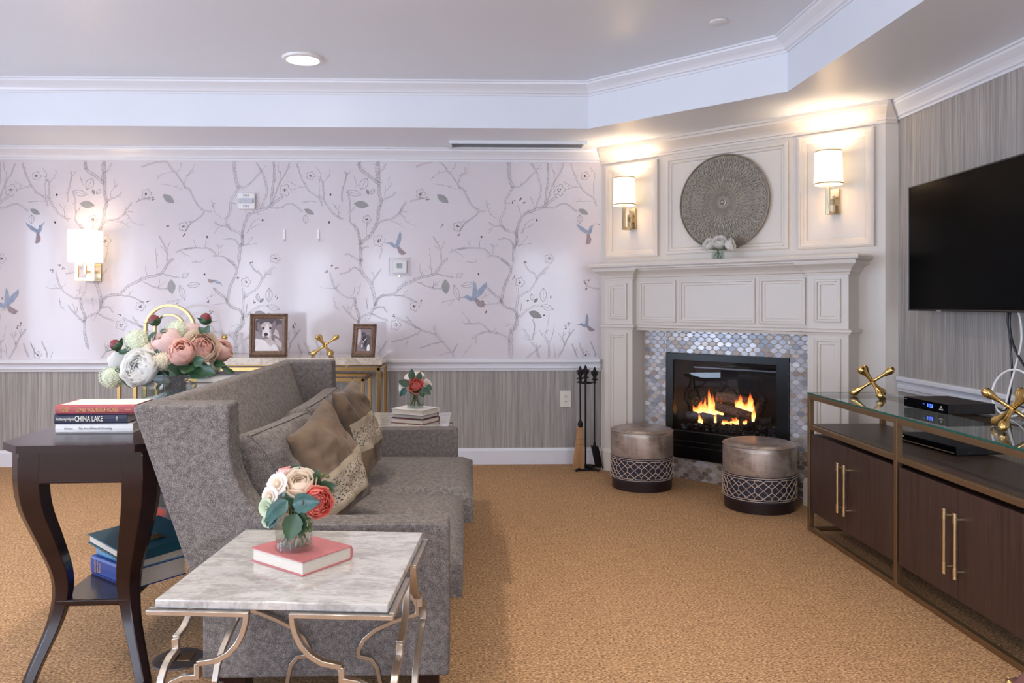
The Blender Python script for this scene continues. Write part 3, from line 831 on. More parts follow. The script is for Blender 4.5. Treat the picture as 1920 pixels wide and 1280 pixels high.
# --- mandala wall disc
DZ = 1.948; DC = F2(1.04, .012, DZ)
disc = thing('wall_medallion', 'large round pierced metal medallion with peacock-feather pattern hung above the mantel', 'wall decoration', DC, -PI/4)
RD = .328
rotm = Matrix.Rotation(PI/2, 4, 'X')
m = MB(rotm); m.lathe([(0, .0), (RD, .0), (RD+.004, .004), (RD+.004, .018), (RD-.004, .020), (RD-.008, .012), (.24, .008), (.16, .010), (.10, .014), (.05, .014), (0, .014)], 96)
m.build('plate', mat('pewter plate', srgb(136, 124, 108), .5, .35, .2, 12, .2), disc)
m = MB(rotm)
def bosses(rho, cnt, a, b, h, z, off=0, ringed=False):
    for k in range(cnt):
        an = 2*PI*(k+off)/cnt; Rm = Matrix.Rotation(an, 3, 'Z')
        c = Vector((rho*math.cos(an), rho*math.sin(an), z))
        if ringed:
            pts = [c+Rm @ Vector((a*math.cos(q)*(1 if math.cos(q) > 0 else 1.25), b*math.sin(q), .004)) for q in [2*PI*j/14 for j in range(14)]]
            m.tube(pts, .0022, 5, closed=True)
        else: m.ell(c, (a, b, h), 8, 5, R=Rm)
bosses(.286, 40, .026, .019, 0, .012, 0, True); bosses(.290, 40, .008, .006, .007, .014); bosses(.316, 40, .006, .006, .004, .014, .5)
bosses(.250, 40, .016, .007, .004, .010, .5); bosses(.222, 40, .007, .005, .007, .012)
bosses(.185, 40, .024, .010, 0, .010, .5, True); bosses(.160, 36, .022, .006, .006, .012); bosses(.138, 36, .018, .0045, .006, .012, .5)
bosses(.115, 34, .010, .006, .007, .014); bosses(.083, 52, .018, .0022, .004, .015); bosses(.055, 40, .012, .002, .005, .015)
bosses(.200, 80, .03, .0014, .003, .010); bosses(.255, 80, .02, .0014, .003, .010, .5)
m.lathe([(.024, .014), (.026, .020), (.018, .022), (.016, .018), (.014, .026), (.008, .032), (0, .034)], 24)
m.build('relief', mat('silvered relief', srgb(162, 152, 138), .42, .5, .15, 30), disc, ang=60)

# ================================================================== LIGHT FITTINGS
SH = emis('glowing linen shade', srgb(255, 238, 205), 1.5)
def shade_mat(name, st):
    t = NT(name); t.b.inputs['Base Color'].default_value = srgb(246, 234, 212); t.b.inputs['Roughness'].default_value = .8
    t.b.inputs['Emission Color'].default_value = (1, .86, .64, 1); t.b.inputs['Emission Strength'].default_value = st
    return t.m
M['shade'] = shade_mat('lit linen shade', 1.5)
M['shadetrim'] = mat('shade trim', srgb(214, 190, 150), .6, 0, .05, 20)
M['bulb'] = emis('bulb', (1, .8, .55, 1), 12)
def plight(name, loc, w, col=(1, .80, .58), r=.03, parent=None):
    ld = bpy.data.lights.new(name, 'POINT'); ld.energy = w; ld.color = col; ld.shadow_soft_size = r
    o = bpy.data.objects.new(name, ld); COL.objects.link(o); o.location = loc; o.parent = parent; return o
def round_sconce(u, label, grp):
    s = thing('wall_sconce', label, 'wall light', F2(u, 0, 1.80), -PI/4, grp)
    yc = -.125
    m = MB(); m.lathe([(.084, .182), (.078, .386), (.0765, .386), (.0825, .182)], 40, (0, yc, 0), closed=True); m.build('lamp_shade', 'shade', s)
    m = MB(); m.lathe([(.0848, .180), (.0846, .190), (.083, .190), (.083, .180)], 40, (0, yc, 0), closed=True); m.build('shade_trim', 'shadetrim', s)
    m = MB(); m.lathe([(.0788, .380), (.0785, .388), (.077, .388), (.077, .380)], 40, (0, yc, 0), closed=True); m.build('shade_trim', 'shadetrim', s)
    m = MB(); m.box(-.028, -.022, .010, .028, -.001, .165); m.build('backplate', 'nickel', s, bevel=.002)
    m = MB()
    m.box(-.012, yc-.014, .0, .012, yc+.0, .185); m.box(-.012, yc-.014, 0, .012, -.055, .018); m.box(-.012, -.068, .0, .012, -.05, .12); m.box(-.012, -.068, .06, .012, -.02, .10)
    m.tube([(0, yc, .185), (0, yc, .23)], .010, 10)
    m.build('arm', 'nickel', s, smooth=False, bevel=.0015)
    m = MB(); m.ell((0, yc, .27), (.022, .022, .034), 12, 8); m.build('bulb', 'bulb', s)
    plight('sconce_light', (0, yc, .32), 7, parent=s)
    return s
round_sconce(.30, 'brushed nickel sconce with round linen shade left of the medallion', 'pair of sconces over the mantel')
round_sconce(1.79, 'brushed nickel sconce with round linen shade right of the medallion, near the television', 'pair of sconces over the mantel')
s = thing('wall_sconce', 'square-shaded brass wall sconce on the floral wallpaper at far left', 'wall light', (-2.885, BY, 1.42))
m = MB()
for (x0, x1, y0, y1) in ((-.105, .105, -.2, -.196), (-.105, .105, -.084, -.08), (-.105, -.101, -.196, -.084), (.101, .105, -.196, -.084)): m.box(x0, y0, .142, x1, y1, .378)
m.build('lamp_shade', 'shade', s, smooth=False)
m = MB(); m.box(-.06, -.012, 0, .06, -.001, .135); m.build('backplate', 'nickel', s, bevel=.002)
m = MB()
m.box(-.072, -.150, 0, .072, -.130, .024); m.box(-.072, -.150, .024, -.048, -.130, .135); m.box(.048, -.150, .024, .072, -.130, .135); m.box(-.048, -.150, .112, -.012, -.130, .135); m.box(.012, -.150, .112, .048, -.130, .135)
m.box(-.010, -.150, .05, .010, -.130, .17); m.box(-.01, -.131, .06, .01, -.012, .08)
m.build('arm', 'handle', s, smooth=False, bevel=.0015)
m = MB(); m.ell((0, -.14, .23), (.022, .022, .034), 12, 8); m.build('bulb', 'bulb', s)
plight('sconce_light', (0, -.14, .30), 1.8, parent=s)

dl = []
DL = [(-1.024, 4.888)]+[(x, y) for y in (2.9, .9, -1.1) for x in (-2.9, -1.02, .9)]+[(-2.9, 4.888)]
M['lens'] = emis('frosted lamp lens', (1, .97, .93, 1), 5)
def downlight(x, y, label):
    s = thing('recessed_downlight', label, 'ceiling light', (x, y, TOP-.016))
    m = MB(); m.lathe([(.098, .004), (.122, .015), (.126, .0158), (.126, .011), (.120, .002), (.100, 0)], 40, closed=True); m.build('trim_ring', 'whitep', s)
    m = MB(); m.lathe([(0, .003), (.098, .006), (.098, .012), (0, .012)], 40); m.build('lens', 'lens', s)
    return s
for i, (x, y) in enumerate(DL):
    if i == 0: downlight(x, y, 'round white recessed ceiling light glowing above the floral wallpaper wall')
    ld = bpy.data.lights.new('downlight', 'AREA'); ld.shape = 'DISK'; ld.size = .19; ld.energy = 11 if i else 6; ld.color = (1, .88, .74); ld.spread = R_(120)
    o = bpy.data.objects.new('downlight_lamp', ld); COL.objects.link(o); o.location = (x, y, TOP-.022)

sp = thing('sprinkler_cover', 'small round white sprinkler cover on the tray ceiling', 'ceiling fitting', (1.333, 4.19, TOP-.010))
MB().lathe([(0, 0), (.040, 0), (.046, .004), (.046, .009), (0, .009)], 32).build('cover_plate', 'whitep', sp)

v = thing('air_vent', 'long slim air vent in the soffit beside the chimney corner', 'air vent', (.36, 5.915, SOF-.022))
m = MB(); m.box(-.51, -.11, 0, .51, -.085, .022); m.box(-.51, .085, 0, .51, .11, .022); m.box(-.51, -.085, 0, -.49, .085, .022); m.box(.49, -.085, 0, .51, .085, .022); m.build('vent_frame', 'ceil', v, smooth=False)
m = MB()
for k in range(4): m.prism([(-.075+k*.042, .004), (-.05+k*.042, .018), (-.047+k*.042, .018), (-.072+k*.042, .004)], -.49, .49, 'yz')
m.build('louvres', 'ceil', v, smooth=False)
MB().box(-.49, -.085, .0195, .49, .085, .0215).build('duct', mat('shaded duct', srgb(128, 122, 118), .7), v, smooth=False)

# --- things on the back wall
p = ony(463.5, 377.5, BY); fa = thing('fire_alarm_strobe', 'white wall-mounted fire alarm strobe above the dog photograph', 'fire alarm', (p.x, BY, p.z))
MB().box(-.066, -.028, -.062, .066, -.001, .062).build('housing', 'whitep', fa, bevel=.006)
MB().box(-.055, -.046, -.018, .055, -.028, .018).build('strobe_lens', mat('clear strobe lens', srgb(190, 192, 200), .15, 0, .1, 60), fa, bevel=.005)
text('FIRE', .026, 'textgr', 'lettering', fa, (0, -.0285, .041)); text('FIRE', .026, 'textgr', 'lettering', fa, (0, -.0285, -.041))
p = ony(750, 500, BY); th = thing('thermostat', 'white thermostat under a clear locking cover on the wallpaper', 'thermostat', (p.x, BY, p.z))
MB().box(-.055, -.022, -.05, .055, -.001, .05).build('housing', 'whitep', th, bevel=.004)
MB().box(-.024, -.0235, -.012, .020, -.022, .026).build('display', mat('lcd display', srgb(140, 150, 152), .2, 0, .02, 5), th)
m = MB(); m.box(-.086, -.05, -.068, -.080, -.001, .068); m.box(.080, -.05, -.068, .086, -.001, .068); m.box(-.08, -.05, .062, .08, -.001, .068); m.box(-.08, -.05, -.068, .08, -.001, -.062); m.box(-.08, -.05, -.062, .08, -.046, .062)
m.build('clear_cover', 'photoglass', th, smooth=False)
MB().lathe([(0, 0), (.008, 0), (.008, .006), (0, .006)], 16, (0, 0, 0), Mx=Matrix.Translation((0, -.05, -.074)) @ Matrix.Rotation(PI/2, 4, 'X')).build('lock', 'nickel', th)
p = ony(1060.5, 747.5, BY); ou = thing('wall_outlet', 'ivory duplex wall outlet low on the grasscloth by the fire tools', 'outlet', (p.x, BY, p.z))
MB().box(-.044, -.007, -.064, .044, -.001, .064).build('cover_plate', 'ivory', ou, bevel=.003)
for z in (.022, -.022):
    m = MB(); m.lathe([(0, 0), (.017, 0), (.016, .002), (0, .002)], 20, Mx=Matrix.Translation((0, -.007, z)) @ Matrix.Rotation(PI/2, 4, 'X')); so = m.build('socket', 'ivory', ou)
    MB().box(-.007, -.0095, z-.003, -.0045, -.009, z+.008).box(.0045, -.0095, z-.003, .007, -.009, z+.008).box(-.002, -.0095, z-.011, .002, -.009, z-.007).build('slots', 'slot', so)
for px, lab in ((533, 'small clear hook on the wallpaper, the one nearer the fire alarm'), (597, 'small clear hook on the wallpaper, the one nearer the thermostat')):
    p = ony(px, 441, BY); h = MB(); h.box(p.x-.009, BY-.006, p.z-.045, p.x+.009, BY-.001, p.z+.045); h.tube([(p.x, BY-.006, p.z-.04), (p.x, BY-.022, p.z-.044), (p.x, BY-.026, p.z-.028)], .004, 6)
    tag(h.build('wall_hook', 'whitep', smooth=False), lab, 'hook', 'clear wall hooks')
# ================================================================== SOFA
sofa = thing('sofa', 'grey tweed wing-back sofa with two seat cushions, seen from its left side', 'sofa', (-.50, 3.42, 0))
SO = Matrix.Translation((.50, -3.42, 0))       # world -> local
Y0, Y1, TH = 2.44, 4.39, .12
side = [(-1.030, .925), (-1.020, .941), (-.740, .941), (-.738, .86), (-.736, .79), (-.722, .724), (-.695, .664), (-.655, .612), (-.60, .580), (-.55, .570), (-.075, .570), (-.062, .560), (-.062, .10), (-.818, .10), (-.818, .31), (-.876, .477)]
for ya, yb in ((Y0, Y0+TH), (Y1-TH, Y1)):
    MB(SO).prism(side, ya, yb, 'xz').build('side_panel', 'tweed', sofa, bevel=.010, segs=3)
back = [(-1.030, .930), (-1.022, .936), (-.975, .936), (-.962, .928), (-.72, .30), (-.72, .10), (-.818, .10), (-.818, .31), (-.876, .477)]
MB(SO).prism(back, Y0+TH, Y1-TH, 'xz').build('backrest', 'tweed', sofa, bevel=.008, segs=3)
MB(SO).box(-.74, Y0+TH, .10, -.085, Y1-TH, .285).build('seat_base', 'tweed', sofa, bevel=.008)
def rbox(m, x0, y0, z0, x1, y1, z1, crown=.015, nx=12, ny=12, r=.035):
    """upholstered block: rounded edges and a slightly crowned top"""
    vs = []; cx, cy = (x0+x1)/2, (y0+y1)/2; hx, hy = (x1-x0)/2, (y1-y0)/2
    def top(i, j):
        a, b = -1+2*i/nx, -1+2*j/ny
        fx = math.copysign(abs(a)**.8, a); fy = math.copysign(abs(b)**.8, b)
        x, y = fx*hx, fy*hy
        ex = max(0, abs(x)-(hx-r)); ey = max(0, abs(y)-(hy-r)); d = min(r, math.hypot(ex, ey))
        dz = r-math.sqrt(max(0, r*r-d*d))
        return cx+x*(1-.0*d), cy+y, dz, (1-a*a)*(1-b*b)
    T, B = [], []
    for i in range(nx+1):
        for j in range(ny+1):
            x, y, dz, c = top(i, j); T.append((x, y, z1-dz*.8+crown*c)); B.append((x, y, z0+dz*.3))
    n_ = ny+1; vs = T+B; o = len(T); fs = []
    for i in range(nx):
        for j in range(ny):
            fs.append([i*n_+j, (i+1)*n_+j, (i+1)*n_+j+1, i*n_+j+1]); fs.append([o+i*n_+j, o+i*n_+j+1, o+(i+1)*n_+j+1, o+(i+1)*n_+j])
    for i in range(nx):
        for j in (0, ny): fs.append([i*n_+j, (i+1)*n_+j, o+(i+1)*n_+j, o+i*n_+j])
    for j in range(ny):
        for i in (0, nx): fs.append([i*n_+j, i*n_+j+1, o+i*n_+j+1, o+i*n_+j])
    return m.add(vs, fs)
for (ya, yb, xf) in ((Y0+TH+.003, 3.43, -.022), (3.436, Y1-TH-.003, .018)):
    m = rbox(MB(SO), -.74, ya, .286, xf, yb, .432); 

    m.build('seat_cushion', 'tweed', sofa, ang=70)
for (x, y) in ((-.14, Y0+.08), (-.74, Y0+.08), (-.14, Y1-.08), (-.74, Y1-.08)):
    MB(SO).prism([(x-.045, y-.045), (x+.045, y-.045), (x+.045, y+.045), (x-.045, y+.045)], 0, .102, 'xy').build('leg', 'darkwood', sofa, bevel=.004)

def cushion(A, B, C, D, T, pinch=.06, full=.42, wrinkle=.006, seed=0, n=22, sq=1.0, frontsign=1):
    """A top far, B top near, C bottom near, D bottom far; returns MB and surface function"""
    A, B, C, D = map(Vector, (A, B, C, D)); nrm = (C-B).cross(A-B).normalized()*frontsign
    ctr = (A+B+C+D)/4
    def S(u, v, side):
        uu, vv = u, v
        p = (B.lerp(A, uu)).lerp(C.lerp(D, uu), vv)
        eu = math.sin(PI*u); ev = math.sin(PI*v)
        pull = (1-eu)*ev*pinch+(1-ev)*eu*pinch
        p = p+(ctr-p)*pull
        t = T/2*(max(0, 16*u*(1-u)*v*(1-v)))**full
        w = noise.noise(Vector((u*4+seed, v*4, side*3)))*wrinkle+noise.noise(Vector((u*11+seed, v*9, side*3+7)))*wrinkle*.45
        edge = min(1, 8*min(u, 1-u, v, 1-v))
        return p+nrm*side*(t+w*edge)
    m = MB(); vs = []; fs = []; k = n+1
    for side in (1, -1):
        for i in range(k):
            for j in range(k): vs.append(S(i/n, j/n, side))
    for sidx in (0, 1):
        o = sidx*k*k
        for i in range(n):
            for j in range(n): fs.append([o+i*k+j, o+(i+1)*k+j, o+(i+1)*k+j+1, o+i*k+j+1])
    m.add(vs, fs); return m, S, nrm
def boxcushion(pts, T, seed):
    return cushion(*pts, T, pinch=.03, full=.27, wrinkle=.024, seed=seed, n=26)
for k, (ya, yb, seed) in enumerate(((2.575, 3.40, 1), (3.41, 4.26, 5))):
    A = (-.770 if k else -.745, yb, .80 if k else .785); B = (-.770 if k else -.78, ya, .79 if k else .815); Cc = (-.605, ya, .43); D = (-.605, yb, .43)
    m, S, nn = boxcushion((A, B, Cc, D), .27, seed)
    for sd in (1, -1):
        e = [S(t/20, .03, sd*.98)+nn*sd*.002 for t in range(21)]
        m.tube([S(t/24, .05, sd)+nn*sd*.001 for t in range(1, 24)], .0028, 5)
        m.tube([S(.045, t/24, sd)+nn*sd*.001 for t in range(1, 24)], .0028, 5)
        m.tube([S(.955, t/24, sd)+nn*sd*.001 for t in range(1, 24)], .0028, 5)
    o = m.build('back_cushion', 'tweed', None, ang=80)
    tag(o, ['loose grey tweed back cushion at the near end of the sofa', 'loose grey tweed back cushion at the far end of the sofa'][k], 'cushion', 'sofa back cushions')

def velvet(pts, T, v0, v1, seed, label):
    m, S, nn = cushion(*pts, T, pinch=.10, full=.5, wrinkle=.026, seed=seed, n=34)
    e = []
    o = m.build('throw_pillow', 'velvet', None, ang=85); tag(o, label, 'pillow', 'velvet pillows on the sofa')
    b = MB(); n = 24; q = 8
    def patch(m, va, vb, off):
        vs = []
        for i in range(n+1):
            for j in range(q+1):
                u = .01+.98*i/n; v = va+(vb-va)*j/q; p = S(u, v, 1)+nn*off; vs.append(p)
        m.add(vs, [[i*(q+1)+j, (i+1)*(q+1)+j, (i+1)*(q+1)+j+1, i*(q+1)+j+1] for i in range(n) for j in range(q)])
    patch(b, v0+.05, v1-.05, .0035); b.build('lace_band', 'lace', o, ang=80)
    for va, vb in ((v0, v0+.06), (v1-.06, v1)):
        r_ = MB(); patch(r_, va, vb, .0045); r_.build('ribbon', 'ribbon', o, ang=80)
    return o
velvet(((-.570, 3.12, .885), (-.635, 2.76, .785), (-.480, 2.72, .440), (-.375, 3.06, .520)), .17, .50, .86, 3, 'taupe velvet throw pillow with lace band, the larger one nearer the camera')
velvet(((-.560, 3.80, .895), (-.600, 3.45, .860), (-.455, 3.47, .455), (-.425, 3.80, .500)), .15, .36, .70, 9, 'taupe velvet throw pillow with lace band, the one behind and further along the sofa')

# ================================================================== MARBLE END TABLES
def end_table(label):
    t = thing('side_table', label, 'table', (0, 0, 0), 0, 'marble-topped side tables')
    W, D, Z = .545, .57, .565
    MB().box(-W/2, -D/2, Z-.020, W/2, D/2, Z).build('marble_top', 'marble', t, bevel=.003)
    half = [(0, .540), (.105, .540), (.235, .540)]
    arc = [(.235, .540), (.233, .520), (.226, .495), (.213, .470), (.193, .448), (.165, .432), (.120, .424)]
    low = [(.120, .424), (.120, .394), (.085, .390), (.060, .378), (.042, .360), (.034, .340), (.034, .318), (.062, .310), (.110, .292), (.160, .268), (.195, .238), (.212, .205), (.212, .186), (.176, .180), (.156, .155), (.146, .110), (.142, .060), (.142, .006)]
    def strip(m, pts, w, L, mirror):
        P_ = [((L/2-a) if mirror else (-L/2+a), z) for a, z in pts]
        for i in range(len(P_)-1):
            pass
        m.tube([(x, 0, z) for x, z in P_], [(.0065, .0095)]*len(P_), 4, flat=(0, 0, 1) if False else (0, 0, 1))
    for k, (L, off, rot) in enumerate(((W+.03, D/2+.006, 0), (D-.007, W/2+.006, PI/2), (W+.03, D/2+.006, PI), (D-.007, W/2+.006, 3*PI/2))):
        m = MB(Matrix.Rotation(rot, 4, 'Z') @ Matrix.Translation((0, -off, 0)))
        sc_ = L/.575
        for mir in (False, True):
            sg = -1 if mir else 1
            def Q(p): return (sg*(-L/2+p[0]*sc_), 0, p[1])
            m.box(*sorted((sg*(-L/2), sg*(-L/2+.240*sc_)))[:1], -.009, .5335, *sorted((sg*(-L/2), sg*(-L/2+.240*sc_)))[1:], .009, .5445)
            m.tube([Q(p) for p in arc], [(.0065, .0085)]*len(arc), 4, flat=(0, 1, 0)) if False else ribbon(m, [Q(p) for p in arc], .0060, .0085)
            ribbon(m, [Q(p) for p in low], .0060, .0085)
            m.box(min(Q((.125, 0))[0], Q((.16, 0))[0]), -.0085, 0, max(Q((.125, 0))[0], Q((.16, 0))[0]), .0085, .008)
        m.build('scroll_frame', 'silver', t, smooth=True, ang=25, bevel=.0012, segs=1)
    return t
def ribbon(m, pts, hw, hd):
    """flat bar bent in the x-z plane: hw half thickness in plane, hd half depth in y; mitred at corners"""
    P_ = [Vector((p[0], p[2])) for p in pts]; k = len(P_); vs = []
    for i in range(k):
        d1 = (P_[i]-P_[i-1]).normalized() if i else (P_[1]-P_[0]).normalized()
        d2 = (P_[i+1]-P_[i]).normalized() if i < k-1 else d1
        n1 = Vector((-d1.y, d1.x)); n2 = Vector((-d2.y, d2.x)); mm = (n1+n2)/(max(.35, 1+n1.dot(n2)))
        for sgn, y in ((1, -hd), (-1, -hd), (-1, hd), (1, hd)):
            q = P_[i]+mm*hw*sgn; vs.append((q.x, y, q.y))
    fs = [[i*4+j, i*4+(j+1) % 4, (i+1)*4+(j+1) % 4, (i+1)*4+j] for i in range(k-1) for j in range(4)]+[[0, 1, 2, 3], [(k-1)*4+j for j in range(4)]]
    m.add(vs, fs)
et = end_table('foreground side table with grey-white marble top and silver scroll legs')
et.location = (-.433, 2.110, 0); et.rotation_euler[2] = R_(-4.8)
e2 = copy_tree(et); e2.location = (-.385, 4.702, 0); e2.rotation_euler[2] = R_(-1)
e2['label'] = 'square marble-topped side table beyond the far arm of the sofa, holding stacked books'

# ================================================================== BOOKS
def book(name, label, loc, rot, L, W, T, cov, group=None, pages_front=False, dust=None, tilt=None, cat='book'):
    """lies flat; spine along local x at y=0 facing -y (or the fore-edge there when pages_front)"""
    b = thing(name, label, cat, loc, rot, group)
    c = MB(); bt = .0028
    if pages_front:
        c.box(0, 0, 0, L, W, bt); c.box(0, 0, T-bt, L, W, T); c.prism([(W-.001, 0), (W+.004, T*.2), (W+.006, T*.5), (W+.004, T*.8), (W-.001, T)], 0, L, 'yz')
    else:
        c.box(0, 0, 0, L, W, bt); c.box(0, 0, T-bt, L, W, T); c.prism([(.001, 0), (-.004, T*.15), (-.005, T*.5), (-.004, T*.85), (.001, T)], 0, L, 'yz')
    c.build('cover', cov, b, smooth=False)
    p = MB()
    if pages_front: p.box(.004, .004, bt, L-.004, W-.001, T-bt)
    else: p.box(.004, .001, bt, L-.004, W-.004, T-bt)
    p.build('page_block', 'pages', b, smooth=False)
    return b
RT = R_(1.5)
bz = .8005
b1 = book('book', 'white-jacketed hardback at the bottom of the stack on the dark wooden table', (-1.432, 2.775, bz), RT, .262, .175, .033, 'whiteb', 'books stacked on the dark table')
text('The Art of Natural Dreaming', .0105, 'textgr', 'spine_title', b1, (.135, -.0062, .0165), sx=.9)
text('Harrison', .010, 'textgr', 'author_name', b1, (.045, -.0062, .0165), sx=.8)
b2 = book('book', 'navy hardback titled China Lake in the middle of the stack on the dark table', (-1.434, 2.770, bz+.0335), RT, .246, .170, .034, 'navyb', 'books stacked on the dark table')
text('CHINA LAKE', .027, 'textw', 'spine_title', b2, (.118, -.0062, .017), sx=.62); text('Anthony Hyde', .014, 'textw', 'author_name', b2, (.038, -.0062, .017), sx=.75); text('ff', .02, 'textw', 'publisher_mark', b2, (.212, -.0062, .017), sx=.6)
b3 = book('book', 'red and cream hardback on top of the stack on the dark table', (-1.428, 2.765, bz+.068), RT+R_(1), .268, .172, .030, 'redb', 'books stacked on the dark table')
MB().box(.012, .012, .0301, .268, .172, .0308).build('cream_board', 'creamb', b3, smooth=False)
text('SEND YOURSELF ROSES', .019, 'textg', 'spine_title', b3, (.142, -.0062, .014), sx=.72); text('KATHLEEN', .010, 'textg', 'author_name', b3, (.032, -.0062, .020), sx=.8); text('TURNER', .009, 'textg', 'author_name', b3, (.032, -.0062, .010), sx=.8)
text('~~', .02, 'textg', 'spine_ornament', b3, (.246, -.0062, .015), sx=.8)

ang = math.atan2(1.996-2.129, -.411+.581)
bn = book('book', 'dusty rose hardback under the rose arrangement on the foreground marble table', (-.580, 2.118, .5655), R_(-38), .205, .168, .036, 'rose', pages_front=True)

# far table stack
fz = .5655
fa_ = R_(-29)
for k, (dx, dy, L, W, T, cv, lab) in enumerate(((-.005, -.004, .215, .185, .028, 'maroon', 'bottom of the stack'), (.004, .006, .205, .170, .022, 'navyb', 'middle of the stack'), (-.002, 0, .212, .178, .030, 'whiteb', 'top of the stack under the small flower vase'))):
    book('book', 'hardback on the far marble table, '+lab, (-.448+dx, 4.565+dy, fz), fa_, L, W, T, cv, 'books on the far side table', pages_front=True); fz += T+.0005

# stack behind the sofa, on the dark table
sz = .8005
for k, (x, L, W, T, cv, lab) in enumerate(((-1.238, .20, .20, .048, 'maroon', 'lowest of the three books beside the big vase behind the sofa'), (-1.232, .21, .19, .042, 'tan', 'middle one of the three books beside the big vase behind the sofa'), (-1.236, .20, .18, .038, 'charc', 'topmost of the three books beside the big vase behind the sofa'))):
    book('book', 'thick hardback, '+lab, (x+.0, 3.585+k*.006, sz), R_(2), L, W, T, cv, 'books beside the big vase', pages_front=True); sz += T+.0005

# ================================================================== DARK WOODEN TABLE (left)
dt = thing('console_table', 'dark wooden console table with curved legs and lower shelf behind the sofa', 'table', (-1.275, 3.24, 0), R_(2.0))
TW, TL = .265, .70
def octo(hx, hy, c): return [(-hx+c, -hy), (hx-c, -hy), (hx, -hy+c), (hx, hy-c), (hx-c, hy), (-hx+c, hy), (-hx, hy-c), (-hx, -hy+c)]
m = MB()
prof = [(.002, .775), (.009, .779), (.012, .786), (.006, .790), (.006, .794), (.0, .8)]
P8 = octo(TW-.012, TL-.012, .075)
m.prism(P8, .775, .80, 'xy')
m.sweep(P8[::-1], [(-.012, z) for o, z in prof[:1]]+[(o, z) for o, z in prof]+[(-.012, .7995)], closed=True)
m.build('table_top', 'darkwood', dt, smooth=False)
m = MB(); m.prism(octo(TW-.035, TL-.035, .055), .672, .775, 'xy'); m.box(-.125, -(TL-.035)-.002, .674, .125, -(TL-.035)+.002, .681); m.build('apron', 'darkwood', dt, smooth=False, bevel=.002)
LEGP = [(.775, 0, .105), (.66, 0, .102), (.58, .010, .098), (.50, .036, .090), (.42, .062, .080), (.35, .084, .070), (.29, .091, .063), (.24, .088, .056), (.18, .078, .050), (.11, .056, .046), (.05, .036, .044), (0, .022, .044)]
for sx_ in (-1, 1):
    for sy_ in (-1, 1):
        m = MB(); vs = []; pp = []
        # refine
        zs = [LEGP[0][0]*(1-t/40) for t in range(41)]
        for z in zs:
            for i in range(len(LEGP)-1):
                if LEGP[i][0] >= z >= LEGP[i+1][0]-1e-9:
                    t_ = (LEGP[i][0]-z)/(LEGP[i][0]-LEGP[i+1][0]); t_ = t_*t_*(3-2*t_) if False else t_
                    b_ = LEGP[i][1]*(1-t_)+LEGP[i+1][1]*t_; w_ = LEGP[i][2]*(1-t_)+LEGP[i+1][2]*t_; break
            pp.append((z, b_, w_))
        for it in range(3): pp = [pp[0]]+[(pp[i][0], (pp[i-1][1]+2*pp[i][1]+pp[i+1][1])/4, pp[i][2]) for i in range(1, len(pp)-1)]+[pp[-1]]
        for z, b_, w_ in pp:
            ox, oy = sx_*(TW-.034-b_), sy_*(TL-.034-b_); c = .022*w_/.1*1.6
            base = [(0, 0), (-w_, 0), (-w_, -w_*.75), (-c, -w_*.75) if False else (0, -w_*.75)]
            quad = [(-c, 0), (-w_, 0), (-w_, -w_*.7), (0, -w_*.7), (0, -c)]
            for (a, b) in quad: vs.append((ox+sx_*a, oy+sy_*b, z))
        k = len(pp); fs = [[i*5+j, i*5+(j+1) % 5, (i+1)*5+(j+1) % 5, (i+1)*5+j] for i in range(k-1) for j in range(5)]+[[0, 1, 2, 3, 4], [(k-1)*5+j for j in range(5)]]
        m.add(vs, fs); m.build('leg', 'darkwood', dt, ang=30, bevel=.002, segs=1)
MB().box(-.118, -.578, .243, .118, .578, .265).build('shelf', 'darkwood', dt, bevel=.005)

# on its lower shelf
sb = book('book', 'thick royal blue hardback lying on the lower shelf of the dark table', (-1.380, 2.925, .2655), R_(-38), .285, .20, .066, 'blueb')
for dx, s_ in ((.035, 'HISTORY'), (.052, 'OF ART'), (.07, 'ATLAS')): text(s_, .013, 'textg', 'spine_lettering', sb, (dx, -.0062, .033), rot=(PI/2, PI/2, 0), sx=.9)
text('Janson', .02, 'textw', 'author_name', sb, (.21, -.0062, .02), sx=.9, shear=.4)
sb2 = book('book', 'sky blue hardback lying between the thick royal blue book and the teal binder', (-1.363, 2.932, .3320), R_(-38), .275, .195, .038, 'skyb')
text('Gray Days', .018, 'textg', 'spine_title', sb2, (.135, -.0062, .019), sx=.9); text('Poems', .012, 'textg', 'spine_lettering', sb2, (.04, -.0062, .019), sx=.9)
bd = thing('binder', 'teal album binder with metal clasp on top of the blue books', 'binder', (-1.397, 2.930, .3735), R_(-42))
bd.rotation_euler = (R_(3), R_(3.0), R_(-42))
MB().box(0, 0, 0, .31, .27, .005).box(0, 0, .030, .31, .27, .035).box(.306, 0, 0, .311, .27, .035).build('cover', 'tealb', bd, bevel=.002)
MB().box(.006, .006, .006, .300, .262, .029).build('page_block', 'pages', bd, smooth=False)
MB().box(.19, .10, .0352, .21, .17, .038).box(.214, .10, .0352, .232, .17, .038).box(.236, .10, .0352, .242, .17, .040).build('clasp', 'nickel', bd, bevel=.001)
